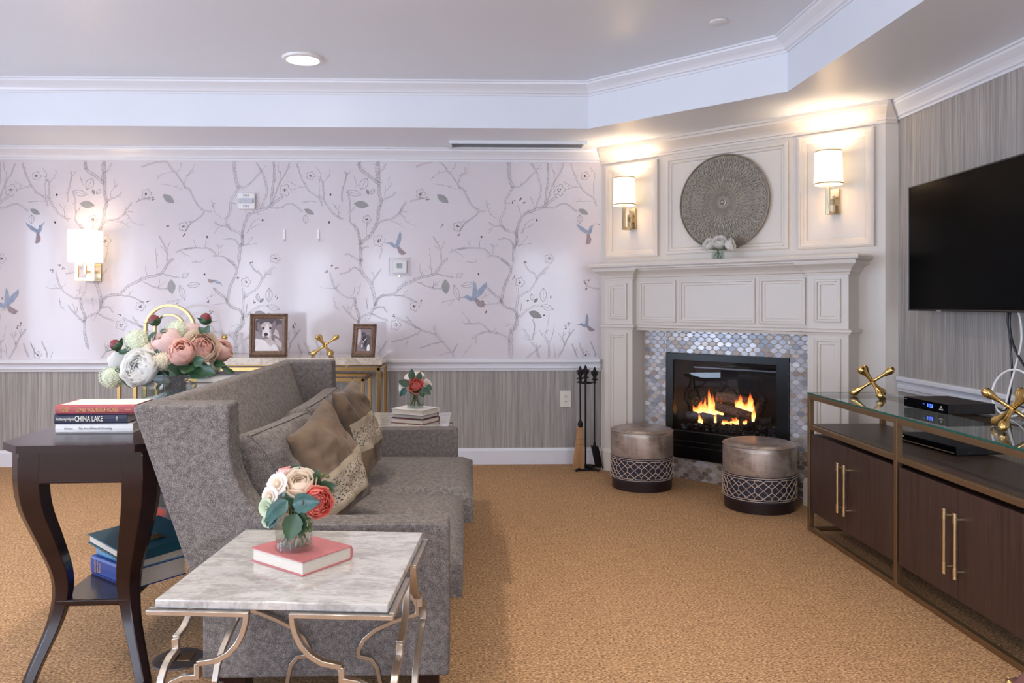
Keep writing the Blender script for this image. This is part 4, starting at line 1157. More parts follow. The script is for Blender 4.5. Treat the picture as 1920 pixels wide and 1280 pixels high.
# floral box
t = NT('floral print'); v = t.coord((1, 1, 1)); vo = t.add('ShaderNodeTexVoronoi'); vo.inputs['Scale'].default_value = 22; t.link(v, vo.inputs['Vector'])
nz = t.noise(v, 22, 3, .6); 
c1 = t.ramp(vo.outputs['Distance'], [(.08, srgb(30, 24, 30)), (.2, srgb(214, 196, 200)), (.42, srgb(196, 182, 200)), (.6, srgb(92, 80, 84))])
c2 = t.ramp(nz, [(.42, srgb(214, 92, 72)), (.5, srgb(120, 110, 112)), (.6, srgb(78, 84, 66))])
sep = t.add('ShaderNodeSeparateColor'); t.link(vo.outputs['Color'], sep.inputs[0]); th_ = t.add('ShaderNodeMath', operation='GREATER_THAN'); th_.inputs[1].default_value = .55; t.link(sep.outputs[0], th_.inputs[0])
mxc = t.add('ShaderNodeMix', data_type='RGBA'); t.link(th_.outputs[0], mxc.inputs['Factor']); t.link(c1, mxc.inputs['A']); t.link(c2, mxc.inputs['B']); t.base(mxc.outputs['Result']); t.b.inputs['Roughness'].default_value = .5
M['floral'] = t.m
fbx_ = thing('keepsake_box', 'floral printed box at the back of the lower shelf of the dark table', 'box', (-1.235, 3.36, .2655), R_(2))
MB().box(-.11, -.13, 0, .11, .13, .165).build('body', 'floral', fbx_, bevel=.003); MB().box(-.113, -.133, .165, .113, .133, .215).build('lid', 'floral', fbx_, bevel=.003)

# floor plate under the foreground table
fl = thing('floor_outlet_cover', 'dark oval floor outlet cover in the carpet beside the sofa leg', 'outlet', (-1.02, 2.80, 0))
m = MB(Matrix.Scale(1.0, 4)); m.lathe([(0, 0), (.088, 0), (.086, .006), (.070, .009), (0, .009)], 40); m.build('plate', mat('weathered bronze plate', srgb(92, 82, 80), .45, .5, .2, 30, .3), fl)
MB().box(-.05, -.03, .009, -.004, .03, .012).box(.004, -.03, .009, .05, .03, .012).build('flap', 'bronze', fl, bevel=.002)

# leather ottoman corner, bottom right
ot = thing('leather_ottoman', 'brown leather ottoman with brass nailheads, just its corner at bottom right', 'ottoman', (1.47, 1.44, 0), R_(6))
rbox(MB(), -.30, -.25, .06, .30, .25, .490, .02, 16, 16, .05).build('upholstery', mat('brown leather', srgb(104, 66, 58), .3, 0, .2, 20, .2), ot, ang=70)
m = MB()
for k in range(15):
    for (x, y) in ((-.302, -.24+k*.034), (.302, -.24+k*.034)): m.ell((x, y, .445), (.007, .007, .007), 8, 6)
for k in range(18):
    for (x, y) in ((-.29+k*.034, -.252), (-.29+k*.034, .252)): m.ell((x, y, .445), (.007, .007, .007), 8, 6)
tag(m.build('nailheads', 'brass', ot), kind='stuff')
for x in (-.26, .26):
    for y in (-.21, .21): MB().lathe([(.02, 0), (.026, .06), (0, .062)], 12, (x, y, 0)).build('leg', 'darkwood', ot)

# ================================================================== GOLD CONSOLE AT THE BACK WALL
gc = thing('console_table', 'long gold-framed console table with pale stone top against the wallpapered wall', 'table', (-1.56, 5.86, 0))
x0, x1, y0, y1 = -.94, .94, -.24, .24
MB().box(x0, y0, .815, x1, y1, .865).build('stone_top', 'onyx', gc, bevel=.002)
def loopframe(m, xa, xb, ya, yb, zt, w=.011):
    for y in (ya, yb):
        m.box(xa, y-w, 0, xa+2*w, y+w, zt); m.box(xb-2*w, y-w, 0, xb, y+w, zt); m.box(xa, y-w, zt-2*w, xb, y+w, zt); m.box(xa, y-w, 0, xb, y+w, 2*w)
    for x in (xa, xb-2*w): m.box(x, ya, zt-2*w, x+2*w, yb, zt); m.box(x, ya, 0, x+2*w, yb, 2*w)
m = MB(); loopframe(m, x0+.02, x1-.015, y0+.02, y1-.02, .795)
for x in (-.85, -.2, .4, .68): m.box(x, y0+.012, .795, x+.02, y0+.032, .815)
m.build('outer_frame', 'gold', gc, smooth=False, bevel=.0015)
m = MB(); loopframe(m, x0+.12, x1-.13, y0+.05, y1-.05, .715); m.build('inner_frame', 'gold', gc, smooth=False, bevel=.0015)

def frame(label, loc, rz, W, Hh, lean, pic, seed):
    f = thing('photo_frame', label, 'photo frame', loc, rz, 'photo frames on the gold console'); f.rotation_euler = (-lean, 0, rz)
    m = MB(); m.ring(-W/2, W/2, 0, Hh, [(0, 0), (0, .012), (.006, .018), (.014, .020), (.022, .014), (.030, .012), (.034, .006), (.040, .004)])
    m.box(-W/2, .0, 0, W/2, .008, Hh); m.build('moulding', mat('antique carved frame %d' % seed, srgb(118, 92, 74), .45, .35, .25, 60), f, smooth=False)
    m = MB()
    for (n_, fx) in ((int(W/.0125), True), (int(Hh/.0125), False)):
        for k in range(n_):
            q = (k+.5)/n_
            for s_ in (0, 1):
                if fx: c = (-W/2+W*q, -.019, .012 if s_ == 0 else Hh-.012)
                else: c = (-W/2+.012 if s_ == 0 else W/2-.012, -.019, Hh*q)
                m.ell(c, (.0045, .004, .0045), 7, 5)
    tag(m.build('beading', mat('dark gilt beading %d' % seed, srgb(96, 74, 60), .4, .5, .2, 60), f), kind='stuff')
    pic(f, W-.08, Hh-.08, .04)
    m = MB(); a = .038; m.add([(-W/2+a, -.0085, a), (W/2-a, -.0085, a), (W/2-a, -.0085, Hh-a), (-W/2+a, -.0085, Hh-a)], [(0, 1, 2, 3)]); m.build('glass_pane', 'photoglass', f, smooth=False)
    m = MB(); m.prism([(-.03, .02), (.03, .02), (.02, Hh*.75), (-.02, Hh*.75)], 0, .006, 'xz', Mx=Matrix.Translation((0, .009, 0)) @ Matrix.Rotation(-.28, 4, 'X')); m.build('easel_back', 'blackm', f, smooth=False)
    return f
SE = {k: mat('sepia tone %s' % k, srgb(*c), .6, 0, .10, 60) for k, c in dict(bg=(150, 138, 142), dk=(86, 74, 80), md=(132, 116, 118), lt=(196, 182, 180), wh=(228, 220, 220), bk=(44, 36, 42)).items()}
TONES = list(SE.values()); TI = {k: i for i, k in enumerate(SE)}
def picture(items, w, h, base):
    def go(f, W, Hh, z0):
        m = MB(); y = -.0042
        m.add([(-W/2-.004, y, z0-.004), (W/2+.004, y, z0-.004), (W/2+.004, y, z0+Hh+.004), (-W/2-.004, y, z0+Hh+.004)], [(0, 1, 2, 3)], TI[base])
        for i, (k, cx_, cy_, a, b, an) in enumerate(items):
            y -= .00018; pts = []
            for q in range(20):
                t_ = 2*PI*q/20; px_, py_ = a*math.cos(t_), b*math.sin(t_); c_, s_ = math.cos(R_(an)), math.sin(R_(an))
                X = min(1, max(-1, cx_+px_*c_-py_*s_)); Y = min(1, max(-1, cy_+px_*s_+py_*c_)); pts.append((X*W/2, y, z0+Hh/2+Y*Hh/2))
            m.add(pts, [list(range(20))], TI[k])
        m.build('print', TONES, f, smooth=False)
    return go
PUP = picture([('dk', 0, .6, 1.3, .5, 0), ('md', .9, .2, .5, .5, 20), ('wh', -.5, -.75, 1.3, .45, -12), ('lt', .25, -.1, .55, .6, 20), ('md', .6, -.35, .5, .22, -40), ('lt', .75, -.5, .38, .16, -45), ('lt', .3, -.55, .38, .18, -30), ('wh', .45, -.72, .22, .12, -10),
               ('lt', -.15, .35, .52, .46, -8), ('md', -.68, .40, .16, .42, 18), ('md', .36, .45, .15, .46, -12), ('wh', -.12, .30, .17, .38, -4), ('wh', -.2, .02, .3, .26, -8), ('bk', -.42, .42, .09, .08, 0), ('bk', .12, .42, .09, .08, 0),
               ('bk', -.2, .03, .16, .11, 0), ('dk', -.2, -.12, .2, .03, -5), ('md', -.2, -.2, .22, .05, -5)], 1, 1, 'bg')
DOG2 = picture([('md', .3, .3, .8, .7, 0), ('dk', .6, -.3, .6, .8, 10), ('lt', -.8, .3, .3, .8, 0), ('bk', -.1, .55, .3, .2, 0), ('dk', .05, .2, .35, .5, 10), ('bk', .1, -.1, .4, .5, -10), ('md', -.35, -.4, .45, .35, 30), ('lt', .1, -.05, .42, .05, 35), ('wh', .2, .05, .3, .03, 38), ('dk', -.2, -.55, .25, .3, 0), ('lt', -.25, -.55, .16, .2, 0), ('wh', .8, -.8, .25, .4, 0)], 1, 1, 'md')
frame('upright carved frame holding a sepia photograph of a puppy, on the gold console', (-1.465, 5.80, .8655), R_(2), .270, .312, R_(4), PUP, 1)
frame('smaller tilted carved frame with a dark dog photograph, right end of the gold console', (-.775, 5.78, .8655), R_(-16), .178, .238, R_(10), DOG2, 2)

# double ring sculpture
rs = thing('ring_sculpture', 'gold double-ring sculpture behind the big flower arrangement on the gold console', 'ornament', (-2.19, 5.84, .8655))
RMx = Matrix.Rotation(PI/2, 4, 'X')
def ringtorus(m, R, w, d, z): m.lathe([(R-w, -d), (R, -d), (R, d), (R-w, d)], 64, Mx=Matrix.Translation((0, 0, z)) @ RMx, closed=True)
m = MB(); ringtorus(m, .185, .016, .022, .195); m.build('outer_ring', 'gold', rs, ang=30); m = MB(); ringtorus(m, .115, .012, .018, .195); m.tube([(0, 0, .01), (0, 0, .09)], .006, 8); m.build('inner_ring', 'gold', rs, ang=30)
MB().box(-.07, -.035, 0, .07, .035, .014).build('base', 'gold', rs, bevel=.002)

# jacks
def jack(label, loc, az, s_=1.0, mt='brass', dup=None):
    if dup is not None:
        j = dup.copy(); COL.objects.link(j)
        j.location = loc; j.rotation_euler = (0, 0, az); j.scale = (s_,)*3; j['label'] = label; return j
    up = Vector((1, 1, 1)).normalized(); Rm = up.rotation_difference(Vector((0, 0, 1))).to_matrix()
    L = .112; m = MB(); bz_ = L/math.sqrt(3)+.016
    for ax in (Vector((1, 0, 0)), Vector((0, 1, 0)), Vector((0, 0, 1))):
        for sg in (1, -1):
            d = Rm @ (ax*sg)
            prof = [(0, .011), (.2, .0088), (.40, .0078), (.58, .0100), (.74, .0155), (.88, .0195), (.98, .0185), (1.06, .0135), (1.11, .006), (1.12, .0005)]
            m.tube([Vector((0, 0, bz_))+d*L*t_ for t_, r_ in prof], [r_ for t_, r_ in prof], 12)
    m.ell((0, 0, bz_), .0125, 12, 8)
    lo = min(v.z for v in m.v); m.v = [v-Vector((0, 0, lo)) for v in m.v]
    j = m.build('jack_ornament', mt, None, ang=60); j.location = loc; j.rotation_euler = (0, 0, az); j.scale = (s_,)*3
    return tag(j, label, 'ornament', 'gold jack ornaments')
j0 = jack('gold jack ornament between the two photo frames on the gold console', (-1.06, 5.82, .8652), R_(20))
jack('gold jack ornament mostly hidden behind the pink blooms, two tips showing', (-1.84, 5.84, .8652), R_(95), 1, dup=j0)
jack('gold jack ornament on the glass top, the end nearest the fireplace', (2.115, 4.09, .7605), R_(-17), 1.02, dup=j0)
jack('gold jack ornament on the glass top beside the white cable loop', (2.115, 3.02, .7605), R_(50), 1.0, dup=j0)

# ================================================================== POUFS
t = NT('brushed metallic fabric'); v = t.coord((1, 1, 1)); a = t.noise(v, 6, 4, .6, 1.0); v2 = t.coord((140, 140, 8)); b = t.noise(v2, 1, 2); v3 = t.coord((8, 8, 160)); c = t.noise(v3, 1, 2)
mm = t.add('ShaderNodeMath', operation='ADD'); t.link(b, mm.inputs[0]); t.link(c, mm.inputs[1])
mm2 = t.add('ShaderNodeMath', operation='MULTIPLY_ADD'); mm2.inputs[1].default_value = .22; t.link(mm.outputs[0], mm2.inputs[0]); t.link(a, mm2.inputs[2])
t.base(t.ramp(mm2.outputs[0], [(.55, srgb(132, 114, 102)), (.85, srgb(190, 176, 164))])); t.b.inputs['Metallic'].default_value = .55; t.b.inputs['Roughness'].default_value = .38
t.bump(mm.outputs[0], .15, .002); M['pouf'] = t.m
M['navy'] = mat('navy band', srgb(48, 46, 62), .7, 0, .1, 60); M['embro'] = mat('silver embroidery', srgb(206, 186, 166), .5, .3, .1, 60); M['poufbase'] = mat('dark plinth base', srgb(36, 22, 24), .4, 0, .1, 10)
pf = thing('pouf', 'round metallic taupe pouf with navy trellis band, the left one nearer the fire tools', 'pouf', (1.18, 5.375, 0), 0, 'poufs in front of the fireplace')
Rp = .208
MB().lathe([(0, 0), (Rp-.008, 0), (Rp-.006, .07), (0, .07)], 64).build('base', 'poufbase', pf)
MB().lathe([(Rp-.01, .066), (Rp, .066), (Rp+.0005, .226), (Rp-.01, .226)], 64, closed=True).build('band', 'navy', pf)
MB().lathe([(Rp-.012, .222), (Rp+.001, .224), (Rp+.003, .25), (Rp+.003, .36), (Rp+.001, .385), (Rp-.008, .398), (Rp-.03, .405), (Rp*.5, .409), (0, .410)], 64).build('seat', 'pouf', pf, ang=70)
m = MB(); m.lathe([(Rp+.002, .386), (Rp+.006, .389), (Rp+.002, .393)], 64)
m.build('piping', 'pouf', pf)
m = MB(); N_ = 14
def cyl(a, z): return Vector(((Rp+.003)*math.cos(a), (Rp+.003)*math.sin(a), z))
pitch = 2*PI/N_
for k in range(N_):
    a0 = k*pitch; w = pitch*1.0; zc, hz = .146, .058
    oc = [(-w, -hz*.20), (-w*.36, -hz), (w*.36, -hz), (w, -hz*.20), (w, hz*.20), (w*.36, hz), (-w*.36, hz), (-w, hz*.20)]
    dm = [(0, hz*.74), (pitch*.5, 0), (0, -hz*.74), (-pitch*.5, 0)]
    m.tube([cyl(a0+dm[i][0]+(dm[(i+1) % 4][0]-dm[i][0])*t_, zc+dm[i][1]+(dm[(i+1) % 4][1]-dm[i][1])*t_) for i in range(4) for t_ in (0, .33, .66)], .0022, 5, closed=True)
    for sg in (1, -1): m.tube([cyl(a0, zc+sg*hz*.74), cyl(a0, zc+sg*hz)], .0022, 5)
    ptsx = []
    for i in range(8):
        p, q = oc[i], oc[(i+1) % 8]
        for t_ in (0, .33, .66): ptsx.append(cyl(a0+p[0]+(q[0]-p[0])*t_, zc+p[1]+(q[1]-p[1])*t_))
    m.tube(ptsx, .0028, 5, closed=True)
for z in (.078, .216): m.tube([cyl(2*PI*k/64, z) for k in range(64)], .0022, 5, closed=True)
m.build('trellis_embroidery', 'embro', pf)
p2_ = copy_tree(pf); p2_.location = (1.785, 4.815, 0); p2_.scale = (1.03, 1.03, 1.0); p2_.rotation_euler[2] = .2; p2_['label'] = 'round metallic taupe pouf with navy trellis band, the right one nearer the media console'

# ================================================================== MEDIA CONSOLE
mc = thing('media_console', 'long media console with bronze frame, glass top and dark walnut doors', 'media console', (2.085, 3.42, 0))
XF, XB = -.215, .215; YF, YN = -.90, .90      # front/back in x; near/far in y
LOC = Matrix.Identity(4)
def bar(m, a, b): m.box(min(a[0], b[0]), min(a[1], b[1]), min(a[2], b[2]), max(a[0], b[0]), max(a[1], b[1]), max(a[2], b[2]))
w = .026; m = MB()
posts = [YF, YF+(YN-YF-w)/2, YN-w]
for x in (XF, XB-w):
    for y in posts: bar(m, (x, y, 0), (x+w, y+w, .75))
    e = .0009; bar(m, (x+e, YF+e, e), (x+w-e, YN-e, .024)); bar(m, (x+e, YF+e, .724), (x+w-e, YN-e, .75-e)); bar(m, (x+e, YF+e, .558), (x+w-e, YN-e, .583))
for y in (YF, YN-w):
    for z in (0, .558, .724): bar(m, (XF+2*e, y+2*e, z+2*e), (XB-2*e, y+w-2*e, z+.024))
m.build('frame', 'bronze', mc, smooth=False, bevel=.0015)
gt = MB().box(XF+.002, YF+.002, .7515, XB-.002, YN-.002, .7595); g = gt.build('glass_top', 'tealglass', mc, smooth=False)
m = MB(); m.box(XF, YF, .7512, XF+.0018, YN, .7598); m.box(XF, YN-.0018, .7512, XB, YN, .7598); m.box(XF, YF, .7512, XB, YF+.0018, .7598); m.build('glass_edge', 'edgeglass', mc, smooth=False)
MB().box(XF+w, YF+.003, .566, XB-w, YN-.003, .586).build('shelf', 'walnuth', mc, smooth=False)
for i in (0, 1):
    ya, yb = posts[i]+w+.012, posts[i+1]-.012
    cb = MB().box(XF+.022, ya, .115, XB-.03, yb, .535).build('cabinet_box', 'walnut', mc, smooth=False, bevel=.002)
    ym = (ya+yb)/2
    for (da, db, hs) in ((ya, ym-.0015, ym-.034), (ym+.0015, yb, ym+.034)):
        d = MB().box(XF+.003, da, .112, XF+.021, db, .536).build('door', 'walnut', mc, smooth=False, bevel=.0015)
        h = MB(); h.tube([(XF-.030, hs, .205), (XF-.030, hs, .457)], .0066, 12)
        for z in (.232, .430): h.tube([(XF+.003, hs, z), (XF-.032, hs, z)], .0048, 10); h.tube([(XF-.030, hs, z-.014), (XF-.030, hs, z+.014)], .0085, 12)
        for z in (.205, .449): h.tube([(XF-.030, hs, z), (XF-.030, hs, z+.008)], .0085, 12)
        h.build('handle', 'handle', d)

cb = thing('cable_box', 'black cable box with blue clock digits on the glass top', 'cable box', (2.07, 3.705, .7605), R_(-86))
m = MB(); m.box(0, .006, .003, .305, .225, .048); m.build('housing', 'blackm', cb, smooth=False, bevel=.002)
MB().box(0, 0, .004, .225, .006, .047).build('front_panel', 'tvglass', cb, bevel=.001); MB().box(.228, 0, .004, .305, .006, .047).build('front_panel', 'tvglass', cb, bevel=.001)
m = MB()
for k in range(22):
    for r in range(5): m.box(.3052, .03+k*.0082, .010+r*.007, .3058, .035+k*.0082, .0135+r*.007)
m.build('side_vents', 'slot', cb, smooth=False)
m = MB()
for k in range(26): m.box(.012+k*.011, .02, .0481, .017+k*.011, .20, .0484)
m.build('top_vents', 'slot', cb, smooth=False)
M['led'] = emis('blue clock digits', srgb(60, 96, 255), 6)
text('1133', .022, 'led', 'clock_digits', cb, (.190, -.0006, .027), sx=.9); text('- -', .012, 'led', 'status_light', cb, (.145, -.0006, .032))
text('ıılıı', .012, 'textw', 'logo_mark', cb, (.266, -.0006, .032)); text('CISCO', .009, 'textw', 'maker_name', cb, (.266, -.0006, .020)); text('motion', .006, 'textgr', 'lettering', cb, (.015, -.0006, .040))
for (x, y) in ((.02, .03), (.285, .03), (.02, .2), (.285, .2)): MB().lathe([(.008, 0), (.008, .0032), (0, .0032)], 12, (x, y, 0)).build('foot', 'blackp', cb)
dv = thing('dvd_player', 'slim black disc player with a silver stripe on the wooden shelf under the glass', 'dvd player', (2.075, 3.775, .5865), R_(-85))
MB().box(0, .004, .003, .405, .235, .040).build('housing', 'blackm', dv, bevel=.003); MB().box(0, 0, .004, .405, .006, .040).build('front_panel', 'tvglass', dv, bevel=.002)
MB().box(.003, -.0012, .010, .400, .0, .0145).build('silver_stripe', 'nickel', dv, smooth=False)
text('SAMSUNG', .008, 'textw', 'maker_name', dv, (.035, -.0008, .030)); MB().box(.402, .06, .012, .4062, .075, .02).box(.402, .16, .012, .4062, .175, .02).build('port', 'slot', dv)
for (x, y) in ((.03, .03), (.37, .03), (.03, .2), (.37, .2)): MB().lathe([(.01, 0), (.01, .0032), (0, .0032)], 12, (x, y, 0)).build('foot', 'blackp', dv)

# television on an articulated bracket
TA = math.atan2(-.0755, -1.227)   # direction along the screen
tv = thing('television', 'large flat black television on a swivel bracket on the right wall', 'television', (2.478, 4.385, 1.21), math.atan2(-1.227, .0-.0755))
TWd, THt = 1.235, .695
MB().box(0, .002, 0, TWd, .035, THt).build('housing', 'blackm', tv, bevel=.003)
MB().ring(0, TWd, 0, THt, [(0, -.004), (0, .004), (.006, .005), (.008, .003)]).build('bezel', 'blackp', tv, smooth=False)
MB().box(.008, -.002, .012, TWd-.008, .001, THt-.008).build('screen', 'tvglass', tv, smooth=False)
MB().box(.30, -.005, -.004, .345, .001, .006).build('logo_plate', 'textgr', tv, smooth=False)
m = MB(); m.box(.45, .035, .2, .80, .05, .5); m.box(.60, .05, .31, .65, .085, .40); m.build('wall_bracket', 'blackm', tv, smooth=False)

def cable(name, pts, r, m_, label, cat='cable', closed=False):
    V = [Vector(p) for p in pts]; out = []; n = len(V)
    for i in range(n if closed else n-1):
        p0, p1, p2, p3 = V[i-1] if (i or closed) else V[0], V[i], V[(i+1) % n], V[(i+2) % n] if (closed or i+2 < n) else V[-1]
        for k in range(8):
            t_ = k/8; out.append(.5*((2*p1)+(-p0+p2)*t_+(2*p0-5*p1+4*p2-p3)*t_*t_+(-p0+3*p1-3*p2+p3)*t_**3))
    if not closed: out.append(V[-1])
    o = MB().tube(out, r, 8, closed=closed).build(name, m_, None, ang=80); return tag(o, label, cat)
def wx(px, py, x=2.53): return tuple(onx(px, py, x))
cable('power_cable', [wx(1891, 570), wx(1889, 600), wx(1893, 630), wx(1897, 680), wx(1897, 715), wx(1893, 745, 2.48), wx(1886, 790, 2.42), wx(1890, 830, 2.40), (2.42, 3.25, .60)], .0045, 'blackp', 'black power cable hanging straight down from the television')
cable('video_cable', [wx(1896, 570), wx(1893, 605), wx(1898, 640), wx(1910, 668), wx(1930, 700), wx(1950, 740, 2.50), (2.47, 3.2, .70)], .0055, 'blackp', 'black cable curving right from under the television')
cable('coaxial_cable', [wx(1904, 570), wx(1913, 600), wx(1915, 640), wx(1906, 680), wx(1895, 720, 2.5), wx(1880, 775, 2.42), (2.36, 3.50, .70), (2.36, 3.47, .64)], .0048, 'whitep', 'white cable hanging from under the television')
cc = onx(1897, 765, 2.345)
cable('coiled_cable', [(2.345+.02*math.sin(2*PI*k/14), cc.y+.125*math.cos(2*PI*k/14), .764+.10+.10*math.sin(2*PI*k/14)) for k in range(14)], .0048, 'whitep', 'white cable coiled in a loop standing on the glass top', closed=True)
cable('connection_cable', [(2.318, 3.50, .785), (2.34, 3.47, .79), (2.37, 3.44, .775), (2.38, 3.40, .80), (2.42, 3.36, .79), (2.44, 3.34, .70), (2.45, 3.33, .5), (2.46, 3.33, .1), (2.47, 3.33, .004)], .004, 'blackp', 'black cable coming out behind the cable box')

# ================================================================== FIRE TOOLS
FX, FY = .875, 5.925
ft = thing('fire_tool_stand', 'black wrought iron fire tool stand with four curled feet by the chimney corner', 'fire tool stand', (FX, FY, 0))
m = MB()
for k in range(4):
    a = PI/4+k*PI/2; d = Vector((math.cos(a), math.sin(a), 0)); q = Vector((-d.y, d.x, 0))
    m.tube([Vector((0, 0, .03)), d*.04+Vector((0, 0, .028)), d*.08+Vector((0, 0, .02)), d*.115+Vector((0, 0, .009)), d*.125+Vector((0, 0, .012))], [.009, .008, .007, .008, .006], 8)
    m.tube([d*.06+q*.03+Vector((0, 0, .01)), d*.085+Vector((0, 0, .012)), d*.06-q*.03+Vector((0, 0, .01))], .005, 6)
m.lathe([(.055, .002), (.06, .006), (.05, .018), (.02, .024), (0, .026)], 20); m.build('base', 'iron', ft)
m = MB(); m.tube([(0, 0, .02), (0, 0, .67)], .007, 8); m.build('pole', 'iron', ft)
m = MB(); m.tube([(.052*math.cos(2*PI*k/24), .052*math.sin(2*PI*k/24), .655) for k in range(24)], .0045, 6, closed=True)
for k in range(3): a = 2*PI*k/3+.5; m.tube([(0, 0, .655), (.07*math.cos(a), .07*math.sin(a), .655)], .005, 6)
m.build('holder_ring', 'iron', ft)
def finial(m, x, y, z):
    m.lathe([(.008, 0), (.014, .008), (.009, .018), (.016, .03), (.012, .045), (.018, .06), (.010, .072), (.008, .085), (.013, .10), (.006, .118), (0, .125)], 12, (x, y, z))
    for k in range(6):
        a = k*PI/3; c_, s_ = math.cos(a), math.sin(a)
        m.tube([(x+.008*c_, y+.008*s_, z+.055), (x+.022*c_, y+.022*s_, z+.068), (x+.026*c_, y+.026*s_, z+.084), (x+.018*c_, y+.018*s_, z+.092)], [.004, .004, .004, .003], 6)
        m.ell((x+.019*c_, y+.019*s_, z+.028), .006, 6, 5)
m = MB(); finial(m, 0, 0, .665); m.build('finial', 'iron', ft, ang=60)
x, y = FX-.036, FY+.03; m = MB(); m.tube([(x, y, .02), (x, y, .66)], .005, 8); finial(m, x, y, .655); tag(m.build('poker', 'iron', None, ang=60), 'black iron poker in the fire tool stand, with ornate top, leftmost of the tools', 'fire poker')
x, y = FX+.068, FY-.005; sh = thing('hearth_shovel', 'black hearth shovel with ornate top, hanging right of the stand pole', 'shovel', (x, y, 0))
m = MB(); m.tube([(0, 0, .17), (0, 0, .655)], .005, 8); finial(m, 0, 0, .65); m.build('handle', 'iron', sh, ang=60)
m = MB(); m.prism([(-.030, .185), (.026, .175), (.058, .012), (.004, .022)], -.004, .004, 'xz'); m.prism([(-.030, .185), (-.026, .185), (.008, .022), (.004, .022)], -.03, .004, 'xz'); m.prism([(.022, .176), (.026, .175), (.058, .012), (.054, .013)], -.03, .004, 'xz'); m.prism([(-.012, .17), (.012, .17), (.008, .21), (-.008, .21)], -.006, .006, 'xz'); m.build('blade', 'iron', sh, smooth=False)
x, y = FX-.045, FY-.035; br = thing('hearth_broom', 'straw hearth broom with black handle in the fire tool stand', 'broom', (x, y, 0))
m = MB(); m.tube([(0, 0, .33), (0, 0, .66)], .006, 8); m.lathe([(.018, .325), (.02, .34), (.018, .36), (.008, .38)], 12); m.build('handle', 'iron', br)
m = MB(); m.tube([(0, 0, .34), (-.002, 0, .25), (-.008, 0, .12), (-.014, 0, .02)], [(.018, .014), (.026, .016), (.034, .018), (.044, .022)], 14, flat=(1, 0, 0))
for k in range(40): a = 2*PI*k/40; m.tube([(math.cos(a)*.017, math.sin(a)*.013, .34), (-.014+math.cos(a)*.045, math.sin(a)*.023, .018)], .0022, 4)
m.build('bristles', mat('straw', srgb(178, 136, 92), .8, 0, .25, 60, stretch=(1, 1, .05)), br, ang=70)
m = MB()
for z, r in ((.30, .022), (.24, .028), (.20, .031)): m.tube([(-.004+r*math.cos(2*PI*k/20), r*.65*math.sin(2*PI*k/20), z) for k in range(20)], .0018, 5, closed=True)
m.build('stitching', 'maroon', br)
# ================================================================== FLOWERS
def basis(d):
    d = Vector(d).normalized(); a = Vector((0, 0, 1)).cross(d)
    if a.length < .01: a = Vector((1, 0, 0))
    a.normalize(); b = d.cross(a); return Matrix((a, b, d)).transposed()
def petal(m, Rm, c, phi, rr, h, hw, curl, open_, seed, mi=0, nu=6, nv=7, ruff=.06):
    """one cupped petal wrapped about the flower axis (local +z)"""
    vs = []
    for j in range(nv+1):
        v = j/nv
        rad = rr*(math.sin(min(1, v*1.15)*PI/2)**.75)*(1+open_*v*v)
        z = h*(v**1.15)-curl*h*max(0, v-.7)**1.3*3.0
        rad += curl*rr*max(0, v-.65)*1.1
        wd = hw*(math.sin(PI*(.12+.62*v)))
        for i in range(nu+1):
            u = -1+2*i/nu; a = phi+u*wd
            e = 1-.14*u*u*v
            nz_ = noise.noise(Vector((u*2.3+seed*3.1, v*3, seed)))*ruff*rr*(v+.1)
            p = Vector((math.cos(a)*(rad*(.96+.06*u*u)+nz_), math.sin(a)*(rad*(.96+.06*u*u)+nz_), z*e+nz_*.7))
            vs.append(c+Rm @ p)
    k = nu+1; m.add(vs, [[j*k+i, j*k+i+1, (j+1)*k+i+1, (j+1)*k+i] for j in range(nv) for i in range(nu)], mi)
